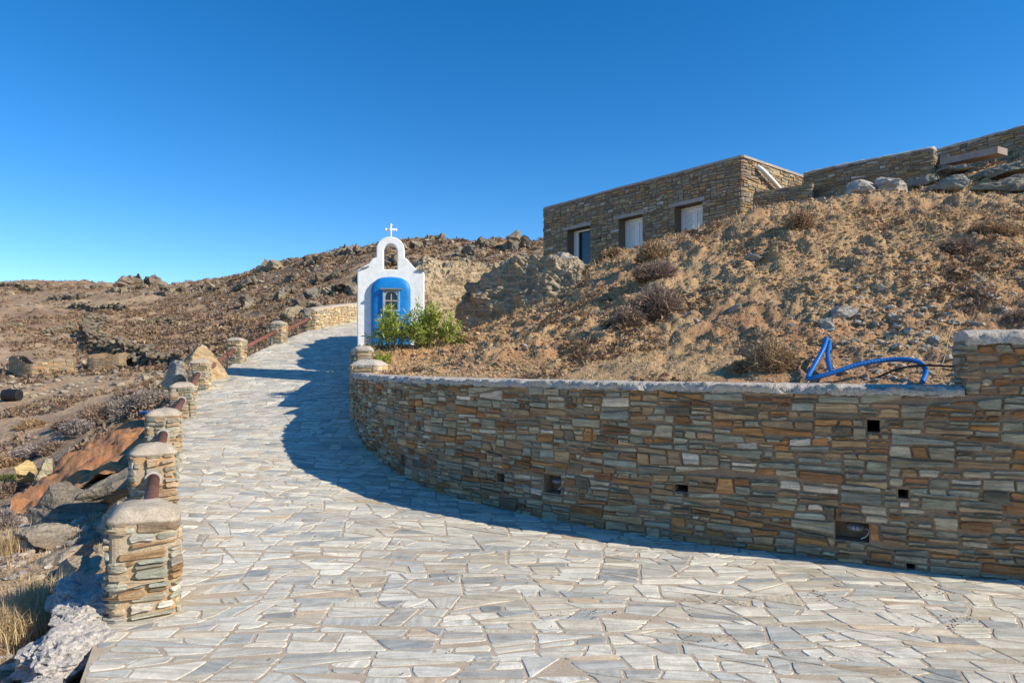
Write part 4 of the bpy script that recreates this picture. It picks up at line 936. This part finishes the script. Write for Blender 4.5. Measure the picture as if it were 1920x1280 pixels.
for i, (a, b, wpx, hpx, pal, lb) in enumerate([(1235, 590, 62, 60, PURP, 'large purplish brown dead shrub in the middle of the bank'), (1180, 605, 36, 34, PURP, 'low dark shrub at the left foot of the large dead shrub'), (1228, 520, 44, 32, PURP, 'grey brown shrub just above the large dead shrub'), (1222, 488, 32, 40, TANS, 'tan round shrub on the crest below the middle shutter'),
                                          (1450, 688, 54, 58, TANS, 'round straw-coloured shrub just left of the blue hose'), (1500, 428, 34, 38, TANS, 'orange tan grass clump on the crest below the terrace wall'), (1860, 440, 48, 28, TANS, 'flat straw clump near the right edge of the bank'), (1790, 470, 40, 26, PURP, 'dark dry clump left of the flat straw clump'),
                                          (1150, 480, 30, 16, TANS, 'low straw tuft on the crest below the left shutter'), (1390, 690, 26, 20, TANS, 'small dry tuft left of the round straw shrub'), (1905, 600, 36, 24, PURP, 'dry weed beside the raised wall block'), (880, 640, 22, 12, TANS, 'small straw tuft right of the oleander')]):
    h = hit(a, b, zbank, 5, 30); s = h[1]/F
    dry_shrub(h+np.array([0, 0, -.03]), wpx*s, hpx*s*1.05, 5200 if wpx > 40 else 2800, pal, 400+i, lb, 'dry shrubs on the bank')
def oleander(c, rx, rz, n, seed, label, ns=14):
    r = np.random.default_rng(seed); c = np.array(c, float); th = thing('oleander_bush', c, label, 'bush', 'green bushes beside the shrine'); ms = MB(); ml = MB()
    LV = []; cols = []
    for i in range(ns):
        a = r.uniform(0, 6.28); e = r.uniform(.22, 1.4); L_ = r.uniform(.75, 1.05); tip = np.array([math.cos(a)*math.cos(e)*rx*1.25, math.sin(a)*math.cos(e)*rx, math.sin(e)*rz])*L_
        mid = tip*.5+np.array([0, 0, .06]); pts = [c+np.array([tip[0]*.1, tip[1]*.1, -.1]), c+mid, c+tip]; ms.tube(pts, [.012, .008, .004], 5, col=(.22, .2, .1))
        for j in range(8):                               # side shoots carrying whorls of leaves
            t = r.uniform(.3, 1); b0 = (mid*(t*2) if t < .5 else mid+(tip-mid)*(t*2-1)); sd = r.normal(size=3)*.5+np.array([0, 0, .55])+tip*.5/np.linalg.norm(tip); sd /= np.linalg.norm(sd); ln = r.uniform(.08, .26)*rx/.4
            ms.tube([c+b0, c+b0+sd*ln], [.005, .003], 4, col=(.25, .27, .1))
            for q in range(n):
                u_ = r.uniform(.15, 1.05); p = c+b0+sd*ln*u_; ld = sd*.55+r.normal(size=3)*.55; ld /= np.linalg.norm(ld); ll = r.uniform(.08, .15); s = np.cross(ld, r.normal(size=3)); s /= np.linalg.norm(s); s *= .013
                LV.append([p, p+ld*ll*.45+s, p+ld*ll+np.array([0, 0, -.01]), p+ld*ll*.45-s]); k = r.random(); base = np.array([.34, .42, .07]) if k < .45 else (np.array([.44, .48, .11]) if k < .85 else (np.array([.07, .12, .03]) if k < .97 else np.array([.4, .33, .1]))); cols.append(base*r.uniform(.8, 1.25))
    V = np.array(LV).reshape(-1, 3); ml.add(V, np.arange(len(V)).reshape(-1, 4), 0, np.repeat(np.array(cols), 4, 0)); ml.build('leaves', M['leaf'], th); ms.build('stems', M['twig'], th); return th
g = lambda x, y: float(zbank(np.array([x]), np.array([y]))[0])
for (px, d, rx, rz, n, sd, lb, ns) in [(738, 13.2, .42, .86, 9, 1, 'green oleander bush standing in front of the blue apse', 20), (806, 13.4, .58, .86, 10, 2, 'denser green oleander bush at the right side of the shrine', 26), (856, 13.6, .16, .38, 8, 3, 'small green sprig right of the two oleander bushes', 6), (718, 12.5, .18, .26, 7, 4, 'low green sprouts below the oleander next to the stone pillar', 6)]:
    x = (px-960)/F*d; oleander((x, d, min(g(x, d), EYE+(HZ-(660 if d > 13 else 692))/F*d)), rx, rz, n, sd, lb, ns)

# scrub on the hills -------------------------------------------------
def hill_pts(d0, d1, p0=-520, p1=1120, wt=None):
    def f(n, r):
        px = r.uniform(p0, p1, n*3); d = np.sqrt(r.uniform(d0**1.3, d1**1.3, n*3)**(2/1.3)); X = (px-960)/F*d
        k = (X < xl(d)-.6) | (d > 34)
        if wt is not None: k &= r.uniform(0, 1, n*3) < wt(X, d)
        X = X[k][:n]; d = d[k][:n]; return X, d, zhill(X, d)
    return f
def scrub(name, n, fp, smin, smax, pal, seed, label, sub=1):
    r = np.random.default_rng(seed); X, Y, Z = fp(n, r); n = len(X); nb = 26
    s = r.uniform(smin, smax, n)
    # each clump: a burst of small twig-leaf triangles over a dome
    a = r.uniform(0, 6.283, (n, nb)); e = np.arcsin(r.uniform(0, 1, (n, nb))); rr = r.uniform(.5, 1.1, (n, nb))*s[:, None]
    P0 = np.stack([np.cos(a)*np.cos(e)*rr, np.sin(a)*np.cos(e)*rr, np.sin(e)*rr*.75], -1)+np.stack([X, Y, Z], -1)[:, None]
    tri = r.normal(size=(n, nb, 3, 3))*(s[:, None, None, None]*.24); V = P0[:, :, None]+tri
    pc = (np.array(pal)[r.integers(0, len(pal), n)]*r.uniform(.7, 1.25, (n, 1)))[:, None, None]*r.uniform(.8, 1.2, (n, nb, 1, 1))
    m = MB(); m.add(V.reshape(-1, 3), np.arange(n*nb*3).reshape(-1, 3), 0, np.broadcast_to(pc, (n, nb, 3, 3)).reshape(-1, 3)); return tag(m.build(name, M['twig']), label, kind='stuff')
SCR = [(.29, .19, .12), (.23, .15, .10), (.34, .23, .14), (.27, .20, .145), (.38, .27, .16)]
scrub('scrub', 21000, hill_pts(38, 180, wt=lambda X, d: np.clip(.8+noise(X/16, d/16, seed=61)*.9, .1, 1)), .22, .5, SCR, 21, 'low brown scrub covering the far hills')
scrub('scrub', 4200, hill_pts(13, 45, -520, 640, wt=lambda X, d: np.clip(.25+noise(X/4, d/4, seed=63)*1.6, 0, 1)), .10, .26, SCR+[(.33, .27, .22)], 22, 'dry brown scrub on the valley floor left of the road')
# larger individual shrubs in the valley
VS = [(285, 760, 50, 34, GREYB, 'long grey shrub behind the third pillar'), (235, 775, 42, 32, GREYB, 'grey twiggy shrub left of the third pillar'), (185, 790, 40, 34, PURP, 'purplish shrub above the red soil slope'), (150, 812, 36, 28, GREYB, 'grey shrub at the top of the red slope'), (120, 800, 26, 18, PURP, 'low brown shrub on the sandy valley floor'),
      (25, 925, 40, 30, PURP, 'brown shrub at the left frame edge above the dry rocks'), (5, 990, 36, 44, GREYB, 'pale grey dead shrub at the left frame edge'), (60, 855, 40, 22, GREYB, 'low grey shrub left of the lichen boulder'), (100, 845, 30, 20, PURP, 'rusty brown shrub behind the upright boulder'), (210, 820, 24, 18, TANS, 'yellowish tuft at the top of the red slope'), (20, 870, 34, 20, TANS, 'yellow brown shrub above the small green bush'), (60, 800, 30, 16, TANS, 'tan shrub on the sand at the left'), (250, 745, 30, 16, PURP, 'small dark shrub behind the long grey shrub')]
for i, (a, b, wpx, hpx, pal, lb) in enumerate(VS):
    h = hit(a, b, zhill, 5, 60); s = h[1]/F; dry_shrub(h+np.array([0, 0, -.05]), wpx*s, hpx*s*1.1, 3000, pal, 500+i, lb, 'dry shrubs in the valley', w_=.0035)
for a, b, wpx, hpx, lb in ((292, 752, 22, 24, 'dark green bush behind the third and fourth pillars'), (12, 905, 20, 16, 'small bright green bush at the left frame edge')):
    h = hit(a, b, zhill, 5, 60); s = h[1]/F; dry_shrub(h, wpx*s, hpx*s, 2200, [(.10, .13, .04), (.15, .18, .06), (.2, .2, .09)], 600+a, lb, name='green_bush', cat='bush', w_=.006)
# straw tufts at bottom left
r = np.random.default_rng(33)
for i, (a, b, wd, nn, lb) in enumerate([(20, 1190, .30, 1500, 'big tuft of golden dry grass at the lower left edge'), (75, 1130, .16, 500, 'small tuft of dry grass beside the cement lumps'), (10, 1040, .2, 600, 'dry grass tuft between the dark rocks at the left edge')]):
    h = hit(a, b, zhill, 3, 30); X = h[0]+r.normal(0, wd*.5, nn); Y = h[1]+r.normal(0, wd*.5, nn); Z = zhill(X, Y)
    grass_blades('grass_tuft', X, Y, Z-.01, r, .22, .45, .006, lb, [(.62, .48, .27), (.70, .56, .34), (.50, .36, .18)], 1.1, kind=None, cat='grass tuft', lean=1.0)
X = r.uniform(-5, -2.2, 9000); Y = r.uniform(2.6, 7, 9000); k = X < xl(Y)-.05; X, Y = X[k], Y[k]
grass_blades('dry_grass', X, Y, zhill(X, Y)-.01, r, .05, .16, .005, 'thin dry grass among the rocks left of the road', STRAW+[(.25, .18, .12)], 1.4)
def leftpts(n, r):
    X = r.uniform(-6, -2.3, n); Y = r.uniform(2.6, 9, n); k = X < xl(Y)-.1; X, Y = X[k], Y[k]; return X, Y, zhill(X, Y)
scatter_pebbles('gravel', 4000, leftpts, .012, .07, 'broken stone and gravel on the slope left of the road', [(.40, .36, .31), (.33, .30, .27), (.46, .38, .28)], 15, 2)

scrub('brushwood', 2200, bank_pts(lambda px, d: np.clip(noise((px-960)/F*d*.8+3, d*.8, seed=151)*2.6-.35, 0, 1), 17), .035, .11, [(.34, .22, .13), (.26, .165, .10), (.42, .29, .17), (.22, .14, .09)], 23, 'patches of dead brown brushwood on the soil bank')
# outcrops on the hills --------------------------------------------
def outcrop(px, py, wpx, hpx, seed, label, name='rock_outcrop', n=9, group='rocky outcrops on the hills'):
    kq = 1.0 if px < 450 else (1.25 if py > 470 else 1.15); wpx *= 1.15*kq; hpx *= 1.35*kq
    h = hit(px, py, zhill, 20, 220); s = h[1]/F; r = np.random.default_rng(seed); m = MB()
    for i in range(n):
        v, f = rock_geo(seed*31+i, (1, 1, 1), 3, 11, .13, strata=.16); q_ = (.42 if i < 5 else .2); sc3 = np.array([r.uniform(.6, 1.05)*q_*wpx*s*.9, r.uniform(.6, 1.)*q_*wpx*s*.8, r.uniform(.7, 1.3)*q_*hpx*s]); ro = rotm(r.normal(0, .4), r.normal(0, .45), r.uniform(0, 3))
        off = np.array([r.uniform(-.45, .45)*wpx*s*(1 if n > 15 else .8), r.uniform(-.5, .5)*wpx*s*(.5 if n > 15 else .35), 0]); b = h+off; z = float(zhill(np.array([b[0]]), np.array([b[1]]))[0]); kx = 1-abs(off[0])/(wpx*s*.75)
        m.add((v*sc3*kx)@ro.T+np.array([b[0], b[1], z+sc3[2]*.25]), f, 0, np.array(RC[r.integers(0, 5)])*r.uniform(.75, 1.05), v*2+seed+i)
    return tag(m.build(name, M['rock']), label, 'rock', group)
OC = [(935, 448, 60, 44, 'tallest rock stack on the skyline left of the house'), (975, 462, 50, 34, 'broken rocks on the skyline touching the house corner'), (905, 462, 40, 24, 'rocks left of the tallest skyline stack'), (815, 452, 36, 22, 'pointed rock on the skyline right of the cross'), (775, 462, 50, 26, 'rocks on the skyline directly right of the bell arch'), (690, 470, 60, 26, 'rocks on the skyline left of the bell arch'),
      (640, 478, 50, 26, 'rocky crest above the shrine, further left'), (590, 488, 50, 26, 'dark rocky crest above the parapet wall'), (510, 505, 50, 24, 'jagged skyline rocks above the middle pillars'), (500, 565, 70, 44, 'large tan rock mass above the farthest pillar'), (590, 560, 90, 36, 'dark rock band above the parapet wall'), (650, 545, 60, 34, 'rock band just left of the shrine'),
      (610, 525, 60, 24, 'rocks halfway up the hill left of the shrine'), (545, 530, 30, 22, 'single grey rock knob on the middle slope'), (265, 540, 80, 36, 'broad rocky peak on the left skyline'), (230, 548, 46, 24, 'rocks at the left flank of the broad peak'), (320, 550, 50, 22, 'rocks at the right flank of the broad peak'), (420, 538, 60, 20, 'low rocks on the saddle of the skyline'), (375, 545, 40, 16, 'small rocks between the peak and the saddle'),
      (100, 562, 30, 24, 'dark rock below the far left skyline'), (60, 545, 40, 14, 'low rocks on the far left skyline'), (145, 560, 50, 22, 'rock scatter below the left skyline'), (170, 540, 40, 14, 'flat rocks on the left skyline'), (315, 605, 60, 22, 'brown rocks in the middle of the left hillside'), (455, 545, 44, 24, 'grey rocks below the rising skyline'), (700, 520, 50, 28, 'rocks seen beside the bell arch left edge'), (730, 495, 44, 30, 'rocks seen through the bell arch'),
      (840, 500, 70, 26, 'rock ledge above the tan boulder'), (880, 478, 40, 20, 'small rocks above the ledge near the tan boulder'), (570, 595, 70, 34, 'dark bank of rocks behind the farthest rail'), (30, 612, 30, 12, 'small dark rock on the far left slope'), (210, 605, 34, 20, 'rocks beside the upper end of the old field wall'), (235, 695, 28, 16, 'pale rocks by the ruined hut'), (225, 745, 34, 18, 'light rocks on the valley floor left of the pillars'), (200, 820, 44, 26, 'pale broken rocks among the grey shrubs')]
for i, (a, b, w_, h_, lb) in enumerate(OC): outcrop(a, b, w_, h_, 700+i, lb, n=24 if w_ > 45 else 15)
def hillrocks(n, r):
    px = r.uniform(-60, 1100, n*3); d = r.uniform(30, 170, n*3); X = (px-960)/F*d; k = r.uniform(0, 1, n*3) < np.clip(noise(X/9, d/9, seed=81)*2.2-.5, .02, 1); X, d = X[k][:n], d[k][:n]; return X, d, zhill(X, d)
scatter_pebbles('hill_rubble', 2600, hillrocks, .025, .075, 'grey stones strewn over the far hills', [(.33, .27, .20), (.28, .23, .17), (.38, .31, .22)], 25, 2)
# dry-stone field walls, ruins
def field_wall(pts, hgt, seed, label, th=.5, n=None):
    r = np.random.default_rng(seed); m = MB(); W3 = [hit(a, b, zhill, 20, 220) for a, b in pts]; xy = np.array([q[:2] for q in W3]); p, u = resample(xy, .34)
    for q in p:
        for k in range(5):
            s = r.uniform(.2, .42)*th/.5; v, f = rock_geo(int(r.integers(0, 40)), (1, 1, 1), 2, 8, .08); b = q+r.normal(0, th*.4, 2); z = float(zhill(np.array([b[0]]), np.array([b[1]]))[0])
            m.add((v*np.array([s, s*.8, s*.55]))@rotm(r.normal(0, .3), r.normal(0, .3), r.uniform(0, 3)).T+np.array([b[0], b[1], z+r.uniform(0, hgt)]), f, 0, np.array(RC[r.integers(0, 5)])*r.uniform(.7, 1.1), v+seed)
    return tag(m.build('field_wall', M['rock']), label, 'dry-stone wall', 'old dry-stone field walls')
field_wall([(170, 605), (155, 635), (175, 655), (215, 668), (250, 680), (290, 688)], 1.3, 1, 'old dry-stone wall winding down to the ruined hut')
field_wall([(195, 600), (175, 630), (200, 650), (240, 665)], .7, 2, 'second dry-stone wall running beside the winding one')
field_wall([(135, 577), (170, 583), (230, 586)], .9, 3, 'dark dry-stone wall high on the left hillside')
field_wall([(0, 536), (40, 540), (80, 545)], .9, 4, 'dry-stone wall under the far left skyline')
field_wall([(90, 630), (125, 622), (135, 612)], .6, 5, 'short collapsed wall on the left hillside')
field_wall([(250, 688), (300, 690), (340, 684)], .9, 6, 'dry-stone wall between the ruined hut and the pillars')
def ruin(p0, p1, hgt, dep, seed, label):
    a = hit(*p0, zhill, 20, 90); b = hit(*p1, zhill, 20, 90); t = (b-a)[:2]; t /= np.linalg.norm(t); nn = np.array([-t[1], t[0]]);
    if nn[1] < 0: nn = -nn
    c = [a[:2]+nn*dep, a[:2], b[:2], b[:2]+nn*dep*.7]; zz = min(a[2], b[2])
    return loop_wall('ruined_hut', [tuple(q) for q in np.concatenate([np.linspace(c[0], c[1], 4)[:-1], np.linspace(c[1], c[2], 6), np.linspace(c[2], c[3], 4)[1:]])], .3, lambda x, y: zz-.8, lambda x, y: zz+hgt+.25*math.sin(x*1.7+seed), PAL_HOUSE[:4], seed, label, 'ruin', cap=False, mort='mortar', amin=.03, amax=.15, ch=(.4, .6), cw=(.9, 1.6))
ruin((60, 706), (132, 700), 1.0, 3, 901, 'low ruined stone hut alone on the valley floor')
ruin((172, 696), (222, 694), 1.05, 3, 903, 'ruined stone hut at the lower end of the winding wall')
# black water tank on the valley floor
h = hit(22, 752, zhill, 15, 80); tk = thing('water_tank', h, 'black plastic barrel tank lying on the sandy valley floor', 'tank'); s = h[1]/F; m = MB()
L_ = 15*s; m.tube([h+np.array([-L_, 0, .27]), h+np.array([-L_*.94, 0, .27]), h+np.array([L_*.94, 0, .27]), h+np.array([L_, 0, .27])], [.2, .27, .27, .2], 18); m.build('barrel', M['black'], tk)
m = MB()
for k in (-.5, 0, .5): m.tube([h+np.array([L_*k-.03, 0, .27]), h+np.array([L_*k+.03, 0, .27])], .285, 18)
m.build('hoops', M['black'], tk)
# blue plastic scrap by the third pillar
v, f = rock_geo(5, (.10, .06, .03), 2, 6, .1); m = MB(); m.add(v+P(271, 771, 9.3)+np.array([0, 0, -.02]), f); tag(m.build('plastic_scrap', M['hose']), 'small blue plastic scrap left of the third pillar cap', 'scrap')

# ------------------------------------------------------------ hose, pipe, stalk
def curve_pts(ctrl, n=12):
    c = [np.array(q, float) for q in ctrl]; c = [2*c[0]-c[1]]+c+[2*c[-1]-c[-2]]; out = []
    for i in range(1, len(c)-2):
        for t in np.linspace(0, 1, n, endpoint=False): out.append(.5*((2*c[i])+(-c[i-1]+c[i+1])*t+(2*c[i-1]-5*c[i]+4*c[i+1]-c[i+2])*t*t+(-c[i-1]+3*c[i]-3*c[i+1]+c[i+2])*t**3))
    out.append(c[-2]); return np.array(out)
pts = curve_pts([P(1550, 634, 6.55), P(1543, 655, 6.4), P(1525, 688, 6.2), P(1515, 707, 6.05), P(1522, 709, 5.98), P(1560, 699, 5.95), P(1610, 683, 5.95), P(1660, 675, 5.95), P(1700, 674, 5.9), P(1726, 681, 5.85), P(1736, 697, 5.75), P(1729, 716, 5.62)], 40)
m = MB(); k = np.arange(len(pts)); m.tube(pts, .0215+.0008*np.sin(k*1.25), 10); hz = m.build('garden_hose', M['hose'], None, True); tag(hz, 'thick blue corrugated hose looping over the top of the retaining wall', 'hose')
pts = curve_pts([P(1556, 640, 6.6), P(1552, 662, 6.4), P(1554, 684, 6.2), P(1559, 700, 6.0)], 30); k = np.arange(len(pts))
m = MB(); m.tube(pts, .0205+.0008*np.sin(k*1.25), 10); tag(m.build('garden_hose', M['hose'], None, True), 'short second strand of blue hose inside the loop', 'hose')
m = MB(); m.tube(curve_pts([P(1812, 688, 5.55), P(1770, 686, 5.7), P(1720, 685, 5.8), P(1680, 693, 5.9), P(1650, 705, 5.95), P(1625, 716, 6.0)], 12), .009, 8); tag(m.build('irrigation_pipe', M['black'], None, True), 'thin black irrigation pipe crossing behind the blue hose', 'pipe')
m = MB(); m.tube(curve_pts([P(1760, 706, 5.75), P(1772, 665, 5.85), P(1781, 625, 5.95), P(1792, 594, 6.0)], 8), [.005]*24+[.003], 5, col=(.5, .36, .2)); st = m.build('dry_stalk', M['twig']); tag(st, 'single tall dry stalk right of the blue hose', 'plant')

# ------------------------------------------------------------ lamps in the wall niches
for hdef, lb in ((holes[6], 'oval bulkhead lamp in the right-hand niche of the retaining wall'), (holes[7], 'dark bulkhead lamp in the left-hand niche of the retaining wall')):
    a, b, c, d = hdef[:4]; uc = a*.6+b*.4 if hdef is holes[6] else (a+b)/2; q = RW.at(np.array([uc]), -.10)[0]; nrm = (RW.at(np.array([uc]), 1)-RW.at(np.array([uc]), 0))[0]; tg = np.array([nrm[1], -nrm[0]]); z = (c+d)/2+.015
    la = thing('bulkhead_lamp', (q[0], q[1], z), lb, 'lamp', 'bulkhead lamps in the retaining wall'); A3 = np.array([[tg[0], tg[1], 0], [0, 0, 1], [nrm[0], nrm[1], 0]]); sc3 = (b-a)*.26
    v, f = ICO[3]; m = MB(); m.add((v*np.array([sc3*1.15, sc3*.62, .035]))@A3+np.array([q[0], q[1], z]), f); m.build('lamp_body', M['lampmetal'], la, True)
    m = MB(); m.add((v*np.array([sc3*.85, sc3*.4, .045]))@A3+np.array([q[0]+nrm[0]*.012, q[1]+nrm[1]*.012, z]), f); m.build('lamp_glass', M['lampglass'], la, True)
    m = MB()
    for k in (-.55, 0, .55):
        ang = np.linspace(-1.3, 1.3, 9); m.tube([np.array([q[0], q[1], z])+(np.array([k*sc3, math.sin(t)*sc3*.5, math.cos(t)*.062]))@A3 for t in ang], .004, 6)
    m.build('lamp_cage', M['lampmetal'], la)
    m = MB(); e = np.array([q[0], q[1], z]); m.tube(curve_pts([e+np.array([-sc3*.9, 0, 0])@A3, e+np.array([-sc3*1.5, -.01, .03])@A3, e+np.array([-sc3*1.2, -.05, .06])@A3, e+np.array([-sc3*.6, -.075, .06])@A3], 6), .003, 5); m.build('lamp_cable', M['pvc'], la)

# leaf litter on the road
r = np.random.default_rng(77); n = 420; X = np.concatenate([r.uniform(-1.8, 4.2, 90), np.concatenate([r.normal(cx, .12, 55) for cx in (.5, 1.4, 2.1, 2.7, 1.1, 2.9)])]); Y = np.concatenate([r.uniform(3.3, 5, 90), np.concatenate([r.normal(cy, .06, 55) for cy in (4.3, 4.55, 4.62, 4.2, 4.0, 4.75)])])
k = r.random(len(X)) < .5; X, Y = X[k], Y[k]; Z = zroad(X, Y)+.012
def litterpts(n, r): return X, Y, Z
scatter_pebbles('leaf_litter', len(X), litterpts, .004, .011, 'small dark dry leaf bits on the paving', [(.14, .09, .06), (.22, .14, .09), (.1, .07, .05)], 30)
